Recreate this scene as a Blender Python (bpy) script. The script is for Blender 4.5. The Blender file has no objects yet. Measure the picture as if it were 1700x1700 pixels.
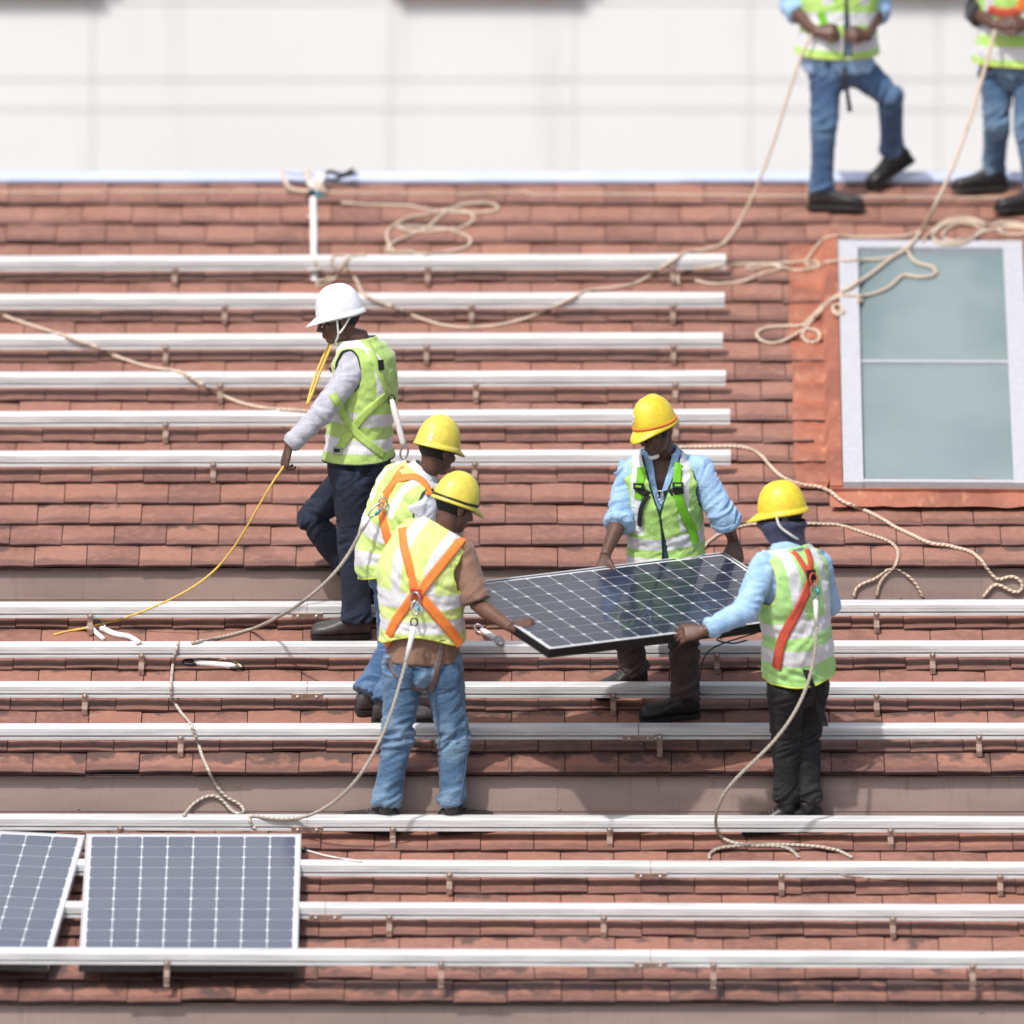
import bpy, math, random
import numpy as np
from mathutils import Vector, Matrix, noise
from mathutils.bvhtree import BVHTree
random.seed(7)
SC = bpy.context.scene
COL = SC.collection
V = Vector
R = math.radians

# ------------------------------------------------------------------ camera
BETA, ALPHA, DIST, FPX = R(6), R(20), 72.0, 24480.0
VD = V((0, math.cos(BETA), -math.sin(BETA)))
VU = V((0, math.sin(BETA), math.cos(BETA)))
VX = V((1, 0, 0))
CAM = -DIST * VD
cd = bpy.data.cameras.new('camera')
cam = bpy.data.objects.new('camera', cd)
COL.objects.link(cam)
cam.location = CAM
cam.rotation_euler = (R(90) - BETA, 0, 0)
cd.sensor_width = 36
cd.lens = 36 * FPX / 1700
cd.clip_start = 5
cd.clip_end = 400
cd.dof.use_dof = True
cd.dof.focus_distance = 70.7
cd.dof.aperture_fstop = 1.08
SC.camera = cam

# ------------------------------------------------------------------ light
SUN = V((-.30, -.52, .85)).normalized()          # towards the sun
w = bpy.data.worlds.new('World'); SC.world = w; w.use_nodes = True
nt = w.node_tree
sky = nt.nodes.new('ShaderNodeTexSky'); sky.sky_type = 'NISHITA'; sky.sun_disc = False
sky.sun_elevation = math.asin(SUN.z)
sky.sun_rotation = math.atan2(SUN.x, SUN.y)
sky.air_density = 1.0; sky.dust_density = 4.0; sky.ozone_density = 1.0
nt.links.new(sky.outputs[0], nt.nodes['Background'].inputs[0])
nt.nodes['Background'].inputs[1].default_value = 0.15
sd = bpy.data.lights.new('sun', 'SUN'); sd.energy = 3.1; sd.angle = R(1.2); sd.color = (1, .975, .945)
so = bpy.data.objects.new('sun', sd); COL.objects.link(so)
so.rotation_euler = SUN.to_track_quat('Z', 'Y').to_euler()
so.location = (-20, -30, 50)
SC.view_settings.view_transform = 'Standard'
SC.view_settings.look = 'None'
SC.view_settings.exposure = 0.0
SC.view_settings.gamma = 1.0

# ------------------------------------------------------------------ pixel helpers (photo pixels, 1700 wide)
def ray(px, py): return VD + VX * ((px - 850) / FPX) + VU * ((850 - py) / FPX)
def PY(px, py, Y):
    d = ray(px, py); return CAM + d * ((Y - CAM.y) / d.y)
TA = math.tan(ALPHA)
NRM = V((0, -math.sin(ALPHA), math.cos(ALPHA)))   # roof normal
SLP = V((0, math.cos(ALPHA), math.sin(ALPHA)))    # up the slope
def on_plane(px, py, o, off=0.0):
    d = ray(px, py)
    t = (o[1] + off / math.cos(ALPHA) + (CAM.y - o[0]) * TA - CAM.z) / (d.z - d.y * TA)
    return CAM + d * t
T1 = (0.0, 0.0)
e1 = on_plane(850, 938, T1)
f1 = PY(850, 1003, e1.y + .06); T2 = (f1.y, f1.z)
e2 = on_plane(850, 1280, T2)
f2 = PY(850, 1362, e2.y + .06); T3 = (f2.y, f2.z)
e3 = on_plane(850, 1660, T3)
rdg = on_plane(850, 302, T1)
def roofpt(px, py, off=0.0):
    return on_plane(px, py, T1 if py < 970 else (T2 if py < 1320 else T3), off)

# ------------------------------------------------------------------ materials
def srgb(r, g, b):
    f = lambda c: (c / 12.92 if c <= .04045 else ((c + .055) / 1.055) ** 2.4)
    return (f(r / 255), f(g / 255), f(b / 255), 1)
class NT:
    def __init__(s, name, **kw):
        s.m = bpy.data.materials.new(name); s.m.use_nodes = True
        s.t = s.m.node_tree; s.b = s.t.nodes['Principled BSDF']
        for k, v in kw.items(): s.b.inputs[k.replace('_', ' ')].default_value = v
    def n(s, typ, **kw):
        o = s.t.nodes.new('ShaderNode' + typ)
        for k, v in kw.items():
            if k.startswith('i_'):
                key = k[2:]; key = int(key) if key.isdigit() else key.replace('_', ' ')
                if isinstance(v, bpy.types.NodeSocket): s.t.links.new(v, o.inputs[key])
                else: o.inputs[key].default_value = v
            else: setattr(o, k, v)
        return o
    def math(s, op, a, b=0.0, c=None):
        o = s.t.nodes.new('ShaderNodeMath'); o.operation = op
        for i, x in enumerate([a, b] + ([c] if c is not None else [])):
            if isinstance(x, bpy.types.NodeSocket): s.t.links.new(x, o.inputs[i])
            else: o.inputs[i].default_value = x
        return o.outputs[0]
    def smooth(s, x, a, b, lo=0., hi=1.):
        o = s.n('MapRange', interpolation_type='SMOOTHSTEP', i_0=x, i_1=a, i_2=b, i_3=lo, i_4=hi); return o.outputs[0]
    def mix(s, f, a, b):
        o = s.t.nodes.new('ShaderNodeMix'); o.data_type = 'RGBA'
        for k, x in ((0, f), (6, a), (7, b)):
            if isinstance(x, bpy.types.NodeSocket): s.t.links.new(x, o.inputs[k])
            else: o.inputs[k].default_value = x
        return o.outputs[2]
    def noise(s, scale, detail=3, vec=None, rough=.55):
        o = s.n('TexNoise', i_Scale=scale, i_Detail=detail, i_Roughness=rough)
        if vec is None: vec = s.pos()
        s.t.links.new(vec, o.inputs['Vector']); return o.outputs[0]
    def pos(s):
        if not hasattr(s, '_p'): s._p = s.n('NewGeometry').outputs['Position']
        return s._p
    def stretch(s, sx, sy, sz):
        o = s.n('VectorMath', operation='MULTIPLY', i_0=s.pos()); o.inputs[1].default_value = (sx, sy, sz); return o.outputs[0]
    def attr(s, name): return s.n('Attribute', attribute_name=name).outputs['Fac']
    def crease(s, scale, st=(1, 1, 1), w=.035):
        n = s.noise(scale, 2, s.stretch(*st)); return s.smooth(s.math('ABSOLUTE', s.math('SUBTRACT', n, .5)), 0, w, 1, 0)
    def set(s, key, x):
        if isinstance(x, bpy.types.NodeSocket): s.t.links.new(x, s.b.inputs[key])
        else: s.b.inputs[key].default_value = x
    def bump(s, h, strength=.4, dist=.004):
        o = s.n('Bump', i_Strength=strength, i_Distance=dist, i_Height=h)
        s.t.links.new(o.outputs[0], s.b.inputs['Normal'])
MAT = {}
def simple(name, col, rough=.6, var=.12, nscale=30, bump=0, bdist=.003, bscale=200, **kw):
    if name in MAT: return MAT[name]
    m = NT(name, Roughness=rough, **kw)
    c2 = tuple(min(1, c * (1 - var)) for c in col[:3]) + (1,)
    m.set('Base Color', m.mix(m.smooth(m.noise(nscale, 4), .35, .65), tuple(col[:3]) + (1,), c2))
    if bump: m.bump(m.noise(bscale, 3), bump, bdist)
    MAT[name] = m.m; return m.m

def mat_tiles():
    m = NT('clay_tiles', Roughness=.72)
    tint, v, d = m.attr('tint'), m.attr('v'), m.attr('dirt')
    c = m.mix(tint, srgb(156, 109, 91), srgb(126, 88, 76))
    c = m.mix(m.smooth(m.noise(3.2, 3), .42, .66), c, srgb(152, 109, 95))
    c = m.mix(m.math('MULTIPLY', m.smooth(m.noise(26, 5), .45, .7), .28), c, srgb(190, 140, 116))
    # purple-grey nose of each tile: weathering plus painted row shadow
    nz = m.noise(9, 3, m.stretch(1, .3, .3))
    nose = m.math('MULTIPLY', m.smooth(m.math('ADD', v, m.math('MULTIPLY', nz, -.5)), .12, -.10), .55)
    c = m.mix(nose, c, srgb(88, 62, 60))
    c = m.mix(m.smooth(v, -.01, -.12), c, srgb(62, 42, 42))  # front face painted dark as the shadow line between courses
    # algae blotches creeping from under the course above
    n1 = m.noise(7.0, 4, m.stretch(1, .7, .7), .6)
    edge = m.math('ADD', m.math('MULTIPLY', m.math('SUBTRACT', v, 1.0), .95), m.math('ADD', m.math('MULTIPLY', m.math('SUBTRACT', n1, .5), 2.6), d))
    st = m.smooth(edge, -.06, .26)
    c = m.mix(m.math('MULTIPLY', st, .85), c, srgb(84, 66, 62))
    fine = m.smooth(m.noise(120, 2), .62, .75, 0, .25)
    c = m.mix(fine, c, srgb(96, 66, 58))
    m.set('Base Color', c)
    m.bump(m.noise(90, 5), .22, .003)
    return m.m
def mat_fascia():
    m = NT('grey_flashing_sheet', Roughness=.55)
    c = m.mix(m.smooth(m.noise(2.0, 4, m.stretch(.6, 1, 3)), .35, .7), srgb(160, 140, 131), srgb(142, 124, 117))
    c = m.mix(m.smooth(m.noise(40, 4, m.stretch(1, 1, .15)), .55, .8, 0, .4), c, srgb(110, 92, 86))
    m.set('Base Color', c); m.bump(m.noise(3, 2), .3, .01); return m.m
def mat_rail():
    m = NT('aluminium', Roughness=.5, Metallic=.12)
    m.set('Base Color', m.mix(m.smooth(m.noise(7, 5, m.stretch(.45, 5, 5)), .3, .7), (.74, .74, .735, 1), (.56, .56, .56, 1)))
    m.set('Roughness', m.smooth(m.noise(14, 3, m.stretch(.2, 4, 4)), .3, .7, .32, .55)); return m.m
def mat_wallpanel():
    m = NT('white_wall_panels', Roughness=.6)
    c = m.mix(m.smooth(m.noise(.35, 4), .3, .75), srgb(232, 233, 232), srgb(224, 225, 224)); m.set('Base Color', m.mix(m.smooth(m.noise(1.6, 5, m.stretch(2.2, 1, .22)), .5, .8, 0, .5), c, srgb(206, 204, 198))); return m.m
def mat_copper():
    m = NT('terracotta_flashing', Roughness=.62)
    c = m.mix(m.smooth(m.noise(4, 4), .35, .65), srgb(168, 103, 78), srgb(140, 84, 66))
    c = m.mix(m.smooth(m.noise(18, 5, m.stretch(1, .5, .5)), .55, .78, 0, .7), c, srgb(210, 150, 112))
    c = m.mix(m.smooth(m.noise(9, 4), .62, .8, 0, .5), c, srgb(110, 60, 50))
    m.set('Base Color', c); m.bump(m.noise(14, 3), .5, .012); return m.m
def mat_glass():
    m = NT('frosted_skylight_glass', Roughness=.4, Coat_Weight=.35, Coat_Roughness=.10)
    c = m.mix(m.smooth(m.noise(1.3, 2), .35, .7), srgb(126, 142, 144), srgb(112, 130, 133))
    m.set('Base Color', c); return m.m
def mat_rope(name, a, b):
    m = NT(name, Roughness=.85)
    u = m.attr('u'); k = m.attr('k')
    s = m.math('SINE', m.math('ADD', m.math('MULTIPLY', u, 260.0), m.math('MULTIPLY', k, 12.566)))
    c = m.mix(m.smooth(s, -.8, .6, 0, .6), a, b)
    c = m.mix(m.smooth(m.noise(6, 3), .5, .75, 0, .45), c, tuple(x * .62 for x in b[:3]) + (1,))
    m.set('Base Color', c); m.bump(s, .6, .003); return m.m
def mat_cells():
    m = NT('solar_cells', Roughness=.4, Coat_Weight=.6, Coat_Roughness=.03, Coat_IOR=1.5)
    t = m.attr('tint')
    m.set('Base Color', m.mix(t, (.009, .013, .034, 1), (.016, .022, .052, 1))); return m.m
def mat_cells_pale():
    m = NT('sky_toned_solar_cells', Roughness=.35, Coat_Weight=1.0, Coat_Roughness=.08, Coat_IOR=1.5)  # pale base colour stands for sky reflected in the cells
    t = m.attr('tint')
    m.set('Base Color', m.mix(m.math('ADD', m.math('MULTIPLY', t, .5), m.math('MULTIPLY', m.noise(3, 3), .5)), (.062, .082, .132, 1), (.098, .118, .168, 1))); return m.m
def mat_back():
    m = NT('white_backsheet_under_glass', Roughness=.3, Coat_Weight=1.0, Coat_Roughness=.04)
    m.set('Base Color', m.mix(m.noise(3, 2), (.72, .74, .77, 1), (.62, .65, .7, 1))); return m.m

def mat_cloth(name, a, b, scale=24, rough=.85, sheen=.25, weave=.25):
    if name in MAT: return MAT[name]
    m = NT(name, Roughness=rough, Sheen_Weight=sheen)
    c = m.mix(m.smooth(m.noise(scale, 5), .35, .68), a, b)
    c = m.mix(m.smooth(m.noise(5, 3), .5, .8, 0, .35), c, tuple(x * .75 for x in b[:3]) + (1,))
    m.set('Base Color', c)
    m.bump(m.math('ADD', m.noise(300, 2), m.math('ADD', m.math('MULTIPLY', m.noise(22, 3, m.stretch(1, 1, 2.0)), 1.0), m.math('MULTIPLY', m.crease(13, (1.1, 1, 1.7), .06), .7))), weave * 1.6, .005)
    MAT[name] = m.m; return m.m
def mat_denim(name, a, b, worn):
    if name in MAT: return MAT[name]
    m = NT(name, Roughness=.9, Sheen_Weight=.02 if a[2] < .06 else .15)
    c = m.mix(m.smooth(m.noise(120, 4, m.stretch(1.6, 1, .4)), .35, .65), a, b)
    wn = m.attr('wear')
    f = m.smooth(m.math('ADD', wn, m.math('MULTIPLY', m.math('SUBTRACT', m.noise(16, 4), .5), .6)), .35, 1.0, 0, .7)
    m.set('Base Color', m.mix(f, c, worn))
    m.bump(m.math('ADD', m.noise(420, 2), m.math('ADD', m.math('MULTIPLY', m.noise(26, 3, m.stretch(1, 1, 2.2)), 1.0), m.math('MULTIPLY', m.crease(15, (.9, 1, 1.9)), 1.3))), .5, .005)
    MAT[name] = m.m; return m.m
def mat_vest(name, base, base2, bands, vert=(.07, .12), vt=.27, refl=(.80, .81, .83, 1)):
    """hi-vis mesh with reflective tape; t = metres above hem, u = metres sideways, both along the garment"""
    m = NT(name, Roughness=.7, Sheen_Weight=.2)
    t, u = m.attr('t'), m.attr('u')
    wob = m.math('MULTIPLY', m.math('SUBTRACT', m.noise(6, 2), .5), .03)
    tt = m.math('ADD', t, wob)
    msk = None
    e = .003
    for a, b in bands:
        k = m.math('MULTIPLY', m.smooth(tt, a - e, a + e), m.smooth(tt, b + e, b - e))
        msk = k if msk is None else m.math('MAXIMUM', msk, k)
    if vert:
        au = m.math('ABSOLUTE', m.math('ADD', u, m.math('MULTIPLY', wob, .6)))
        k = m.math('MULTIPLY', m.math('MULTIPLY', m.smooth(au, vert[0] - e, vert[0] + e), m.smooth(au, vert[1] + e, vert[1] - e)), m.smooth(tt, vt - e, vt + e))
        msk = m.math('MAXIMUM', msk, k)
    c = m.mix(m.smooth(m.noise(9, 4), .38, .68), base, base2)
    rc = m.mix(m.noise(45, 3), refl, tuple(x * .86 for x in refl[:3]) + (1,))
    m.set('Base Color', m.mix(msk, c, rc))
    m.set('Roughness', m.math('ADD', .72, m.math('MULTIPLY', msk, -.3)))
    m.bump(m.math('ADD', m.noise(330, 2), m.math('ADD', m.math('MULTIPLY', m.noise(26, 3), 1.2), m.math('MULTIPLY', m.crease(10, (1.6, 1, .8), .07), .6))), .45, .006)
    return m.m
def mat_skin(name, a):
    if name in MAT: return MAT[name]
    m = NT(name, Roughness=.48, Subsurface_Weight=.05)
    m.b.inputs['Subsurface Radius'].default_value = (.02, .008, .004)
    b = tuple(x * .72 for x in a[:3]) + (1,)
    m.set('Base Color', m.mix(m.smooth(m.noise(22, 4), .35, .7), a, b)); m.bump(m.noise(150, 3), .15, .002)
    MAT[name] = m.m; return m.m

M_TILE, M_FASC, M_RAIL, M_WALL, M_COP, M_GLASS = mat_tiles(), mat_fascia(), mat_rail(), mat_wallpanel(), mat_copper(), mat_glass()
M_CELL, M_CELLP, M_BACK = mat_cells(), mat_cells_pale(), mat_back()
M_ROPE = mat_rope('cream_rope', srgb(226, 208, 186), srgb(176, 152, 130))
M_ROPEG = mat_rope('grey_rope', srgb(206, 198, 184), srgb(150, 140, 126))
M_HOOK = simple('weathered_steel_hook', srgb(172, 148, 134), .5, .25, 40, Metallic=.15)
M_BOLT = simple('bright_bolt', srgb(225, 222, 218), .3, .1, Metallic=.6)
M_BLACKP = simple('black_plastic', (.014, .014, .016), .45, .2)
M_BFRAME = simple('black_panel_frame', (.012, .012, .014), .35, .2, Metallic=.4)
M_WFRAME = simple('silver_panel_frame', (.72, .73, .75), .35, .1, Metallic=.4)
M_SIDESHADE = simple('painted_shade_frame_side', srgb(78, 82, 84), .5, .2)  # dark grey painted as shade on the silver frame's side
M_SKYF = simple('pale_painted_metal_frame', srgb(186, 187, 192), .5, .08)
M_RIDGE = simple('pale_blue_ridge_metal', srgb(196, 206, 232), .45, .1, 4)
M_DARKW = simple('dark_window_glass', srgb(92, 92, 88), .2, .3, 1)
M_WEB = simple('white_webbing', srgb(232, 230, 226), .8, .12, 60)
M_STEEL = simple('steel_hardware', srgb(190, 190, 192), .3, .2, Metallic=.8)
M_TEAL = simple('teal_anodised_clip', srgb(60, 160, 180), .35, .15, Metallic=.4)
M_ORANGE = simple('orange_webbing', srgb(250, 138, 62), .75, .12, 50)
M_RED = simple('faded_red_webbing', srgb(212, 88, 66), .75, .15, 50)
M_GREENW = simple('bright_green_webbing', srgb(122, 200, 40), .75, .12, 50)
M_LIMEW = simple('lime_webbing', srgb(186, 218, 112), .75, .12, 50)
M_BLACKW = simple('black_webbing', (.02, .02, .022), .8, .3, 50)
M_GREYW = simple('grey_webbing', srgb(120, 104, 100), .8, .2, 50)
M_YTAPE = simple('yellow_tape', srgb(236, 196, 90), .6, .12, 30)
M_YHAT = simple('yellow_helmet_shell', (.84, .64, .04), .42, .14, 26, Coat_Weight=.15)
M_YHAT2 = simple('pale_yellow_helmet_shell', (.84, .71, .10), .42, .14, 26, Coat_Weight=.15)
M_WHAT = simple('white_helmet_shell', (.82, .84, .88), .32, .10, 26, Coat_Weight=.4)
M_STICK = simple('white_sticker', (.85, .82, .82), .5, .1)
M_STICKR = simple('sticker_print', srgb(214, 150, 140), .5, .1)
M_SOLE = simple('rubber_sole', (.022, .021, .021), .7, .3, 40)
M_SHOE = simple('dark_leather', (.03, .028, .028), .42, .35, 30, bump=.4, bscale=60)
M_SHOEG = simple('grey_leather', (.075, .07, .068), .45, .35, 30, bump=.4, bscale=60)
M_HAIR = simple('black_hair', (.012, .011, .011), .7, .4, 80, bump=.8, bscale=300)
M_EYE = simple('eye_white', (.6, .57, .54), .2, .05)
M_PIPEB = simple('dark_green_piping', (.012, .035, .03), .7, .1)
M_PIPEY = simple('yellow_piping', srgb(226, 244, 90), .7, .1)
M_GROUND = simple('concrete_ground', (.28, .27, .25), .9, .25, .8)
SKIN1 = mat_skin('dark_brown_skin', (.125, .062, .042, 1))
SKIN2 = mat_skin('brown_skin', (.155, .075, .052, 1))

# ------------------------------------------------------------------ mesh helpers
def link(name, me, mat, parent=None, smooth=True):
    o = bpy.data.objects.new(name, me); COL.objects.link(o)
    if mat is not None:
        me.materials.clear()
        for x in (mat if isinstance(mat, (list, tuple)) else [mat]): me.materials.append(x)
    if smooth: me.shade_smooth()
    if parent is not None:
        o.parent = parent
    return o
def root_of(p):
    while p.parent is not None: p = p.parent
    return p
def mk(name, verts, faces, mat, parent=None, smooth=True, attrs=None, midx=None):
    """verts in world space; stored relative to the thing's base"""
    off = root_of(parent).location if parent is not None else V((0, 0, 0))
    me = bpy.data.meshes.new(name)
    me.from_pydata([(v[0] - off.x, v[1] - off.y, v[2] - off.z) for v in verts], [], faces)
    if attrs:
        for k, a in attrs.items():
            at = me.attributes.new(k, 'FLOAT', 'POINT'); at.data.foreach_set('value', np.asarray(a, dtype=np.float32))
    o = link(name, me, mat, parent, smooth)
    if midx is not None: me.polygons.foreach_set('material_index', midx)
    me.update()
    return o
def empty(name, loc):
    o = bpy.data.objects.new(name, None); COL.objects.link(o); o.location = loc; o.empty_display_size = .1; return o
def tag(o, label=None, cat=None, group=None, kind=None):
    if label: o['label'] = label
    if cat: o['category'] = cat
    if group: o['group'] = group
    if kind: o['kind'] = kind
    return o
class MB:
    def __init__(s): s.v = []; s.f = []
    def add(s, vf):
        n = len(s.v); s.v += [V(x) for x in vf[0]]; s.f += [tuple(i + n for i in f) for f in vf[1]]; return s
    def box(s, c, ax, ay, az):
        c = V(c); n = len(s.v)
        for x in (-1, 1):
            for y in (-1, 1):
                for z in (-1, 1): s.v.append(c + ax * x + ay * y + az * z)
        for f in ((0, 1, 3, 2), (4, 6, 7, 5), (0, 4, 5, 1), (2, 3, 7, 6), (0, 2, 6, 4), (1, 5, 7, 3)):
            s.f.append(tuple(i + n for i in f))
        return s
    def build(s, name, mat, parent=None, smooth=False): return mk(name, s.v, s.f, mat, parent, smooth)
def catmull(pts, step):
    pts = [V(p) for p in pts]
    if len(pts) < 3:
        L = (pts[-1] - pts[0]).length; n = max(1, int(L / step)); return [pts[0].lerp(pts[-1], i / n) for i in range(n + 1)]
    P = [pts[0] * 2 - pts[1]] + pts + [pts[-1] * 2 - pts[-2]]
    out = []
    for i in range(1, len(P) - 2):
        a, b, c, d = P[i - 1:i + 3]
        n = max(1, int((c - b).length / step))
        for k in range(n):
            t = k / n
            out.append(.5 * ((2 * b) + (c - a) * t + (2 * a - 5 * b + 4 * c - d) * t * t + (3 * b - a - 3 * c + d) * t ** 3))
    out.append(pts[-1]); return out
def tube(pts, rad, seg=12, cap=True, uv=False):
    """tapered round tube; rad float, list, or list aligned with pts"""
    pts = [V(p) for p in pts]; n = len(pts)
    if not hasattr(rad, '__len__'): rad = [rad] * n
    vs, fs, U, K = [], [], [], []
    t0 = (pts[1] - pts[0]).normalized()
    nrm = t0.orthogonal().normalized(); L = 0
    for i in range(n):
        t = (pts[min(i + 1, n - 1)] - pts[max(i - 1, 0)])
        t = t.normalized() if t.length > 1e-9 else t0
        nrm = (nrm - t * nrm.dot(t))
        nrm = nrm.normalized() if nrm.length > 1e-6 else t.orthogonal().normalized()
        b = t.cross(nrm)
        if i: L += (pts[i] - pts[i - 1]).length
        for k in range(seg):
            a = 2 * math.pi * k / seg
            vs.append(pts[i] + (nrm * math.cos(a) + b * math.sin(a)) * rad[i]); U.append(L); K.append(k / seg)
        t0 = t
    for i in range(n - 1):
        for k in range(seg):
            a = i * seg + k; b_ = i * seg + (k + 1) % seg
            fs.append((a, b_, b_ + seg, a + seg))
    if cap:
        fs.append(tuple(reversed(range(seg)))); fs.append(tuple((n - 1) * seg + k for k in range(seg)))
    if uv: return vs, fs, U, K
    return vs, fs
def ellipsoid(c, ax, ay, az, nu=16, nv=10):
    """semi-axes given as vectors"""
    c = V(c); vs = [c + az]; fs = []
    for j in range(1, nv):
        th = math.pi * j / nv
        for i in range(nu):
            ph = 2 * math.pi * i / nu
            vs.append(c + ax * (math.sin(th) * math.cos(ph)) + ay * (math.sin(th) * math.sin(ph)) + az * math.cos(th))
    vs.append(c - az)
    for i in range(nu):
        fs.append((0, 1 + i, 1 + (i + 1) % nu))
        for j in range(nv - 2):
            a = 1 + j * nu + i; b = 1 + j * nu + (i + 1) % nu
            fs.append((a, a + nu, b + nu, b))
        fs.append((len(vs) - 1, 1 + (nv - 2) * nu + (i + 1) % nu, 1 + (nv - 2) * nu + i))
    return vs, fs
def fuse(prims, voxel, smooth_it=2, fac=.5):
    """merge overlapping closed shapes into one continuous surface; returns (verts array, faces)"""
    mb = MB()
    for p in prims: mb.add(p)
    me = bpy.data.meshes.new('tmp'); me.from_pydata([tuple(v) for v in mb.v], [], mb.f)
    import bmesh
    bm = bmesh.new(); bm.from_mesh(me); bmesh.ops.recalc_face_normals(bm, faces=bm.faces); bm.to_mesh(me); bm.free()
    o = bpy.data.objects.new('tmp', me); COL.objects.link(o)
    r = o.modifiers.new('r', 'REMESH'); r.mode = 'VOXEL'; r.voxel_size = voxel
    if smooth_it:
        s = o.modifiers.new('s', 'SMOOTH'); s.iterations = smooth_it; s.factor = fac
    dg = bpy.context.evaluated_depsgraph_get(); dg.update()
    ev = bpy.data.meshes.new_from_object(o.evaluated_get(dg))
    n = len(ev.vertices); co = np.empty(n * 3, np.float32); ev.vertices.foreach_get('co', co); co = co.reshape(-1, 3)
    fs = [tuple(p.vertices) for p in ev.polygons]
    nr = np.empty(n * 3, np.float32); ev.vertices.foreach_get('normal', nr); nr = nr.reshape(-1, 3)
    bpy.data.objects.remove(o); bpy.data.meshes.remove(me); bpy.data.meshes.remove(ev)
    return co.astype(float), fs, nr.astype(float)
def clip(verts, faces, f, attrs):
    """keep the part where f > 0; returns verts, faces, attrs, boundary loops (points)"""
    nv, fa, cache, keep = [], [], {}, {}
    na = {k: [] for k in attrs}
    def kv(i):
        if i not in keep:
            keep[i] = len(nv); nv.append(V(verts[i]))
            for k in attrs: na[k].append(attrs[k][i])
        return keep[i]
    def cut(i, j):
        key = (min(i, j), max(i, j))
        if key not in cache:
            a, b = key; t = f[a] / (f[a] - f[b])
            cache[key] = len(nv); nv.append(V(verts[a]).lerp(V(verts[b]), t))
            for k in attrs: na[k].append(attrs[k][a] * (1 - t) + attrs[k][b] * t)
        return cache[key]
    seg = []
    for fc in faces:
        s = [f[i] > 0 for i in fc]
        if all(s): fa.append(tuple(kv(i) for i in fc)); continue
        if not any(s): continue
        out, cr = [], []
        for q in range(len(fc)):
            i, j = fc[q], fc[(q + 1) % len(fc)]
            if f[i] > 0: out.append(kv(i))
            if (f[i] > 0) != (f[j] > 0): c = cut(i, j); out.append(c); cr.append(c)
        if len(out) > 2: fa.append(tuple(out))
        if len(cr) == 2: seg.append(tuple(cr))
    adj = {}
    for a, b in seg: adj.setdefault(a, []).append(b); adj.setdefault(b, []).append(a)
    loops, seen = [], set()
    for s0 in list(adj):
        if s0 in seen: continue
        lp = [s0]; seen.add(s0); cur = s0
        while True:
            nx = [x for x in adj[cur] if x not in seen]
            if not nx: break
            cur = nx[0]; seen.add(cur); lp.append(cur)
        loops.append([nv[i] for i in lp])
    return nv, fa, na, loops
def smooth_loop(lp, it=3, closed=True):
    n = len(lp)
    for _ in range(it):
        lp = [(lp[(i - 1) % n] + lp[i] * 2 + lp[(i + 1) % n]) / 4 for i in range(n)]
    return lp + [lp[0]] if closed else lp
def bvh_of(objs):
    vs, fs = [], []
    for o in objs:
        off = root_of(o).location if o.parent else o.location
        n = len(vs); vs += [v.co + off for v in o.data.vertices]
        fs += [tuple(i + n for i in p.vertices) for p in o.data.polygons]
    return BVHTree.FromPolygons(vs, fs)

# ================================================================== SETTING
g = mk('ground', [(-150, -100, -8), (150, -100, -8), (150, 200, -8), (-150, 200, -8)], [(0, 1, 2, 3)], M_GROUND)
tag(g, 'grey concrete ground far below the roof', kind='structure')

# ---- building behind (white wall panels with joints, dark window openings at the top)
WY = 10.5
def WP(px, py): return PY(px, py, WY)
wall_root = empty('building', (0, WY + 3, -8)); tag(wall_root, 'white panelled building wall behind the tiled roof', 'building')
gpd = .006
xs = [-9.5, WP(-250, 0).x, WP(155, 0).x, WP(650, 0).x, WP(955, 0).x, WP(1247, 0).x, WP(1560, 0).x, WP(1850, 0).x, 9.5]
z1, z2, zt = WP(0, 183).z, WP(0, 133).z, WP(0, 5).z
mb = MB(); gp = .006
mb.box((0, WY + .164, 3), V((10, 0, 0)), V((0, .15, 0)), V((0, 0, 11)))
for i in range(len(xs) - 1):
    for a, b in ((-7.9, z1), (z1, z2), (z2, zt)):
        mb.box(((xs[i] + xs[i + 1]) / 2, WY + .05, (a + b) / 2), V(((xs[i + 1] - xs[i]) / 2 - .006, 0, 0)), V((0, .05, 0)), V((0, 0, (b - a) / 2 - gp)))
wins = [(WP(-300, 0).x, WP(195, 0).x), (WP(635, 0).x, WP(992, 0).x), (WP(1440, 0).x, WP(1640, 0).x)]
edges = [-9.5]
for a, b in wins: edges += [a, b]
edges.append(9.5)
for i in range(0, len(edges), 2):
    mb.box(((edges[i] + edges[i + 1]) / 2, WY + .05, zt + .9), V(((edges[i + 1] - edges[i]) / 2 - gp, 0, 0)), V((0, .05, 0)), V((0, 0, .9 - gp)))
for k in range(3):
    mb.box((0, WY + .05, zt + 1.8 + .9 + k * 1.8), V((9.5, 0, 0)), V((0, .05, 0)), V((0, 0, .9 - gp)))
mb.build('wall', M_WALL, wall_root)
for a, b in wins:
    f = MB(); cx, hw = (a + b) / 2, (b - a) / 2
    for s in (-1, 1): f.box((cx + s * (hw - .04), WY - .03, zt + .9), V((.03, 0, 0)), V((0, .035, 0)), V((0, 0, .8)))
    f.box((cx, WY - .03, zt + .07), V((hw - .08, 0, 0)), V((0, .035, 0)), V((0, 0, .03)))
    f.box((cx, WY - .03, zt + 1.68), V((hw - .08, 0, 0)), V((0, .035, 0)), V((0, 0, .03)))
    wo = f.build('window', M_HOOK, wall_root)
    MB().box((cx, WY - .012, zt + .9), V((hw - .08, 0, 0)), V((0, .005, 0)), V((0, 0, .76))).build('pane', M_DARKW, wo)

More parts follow.
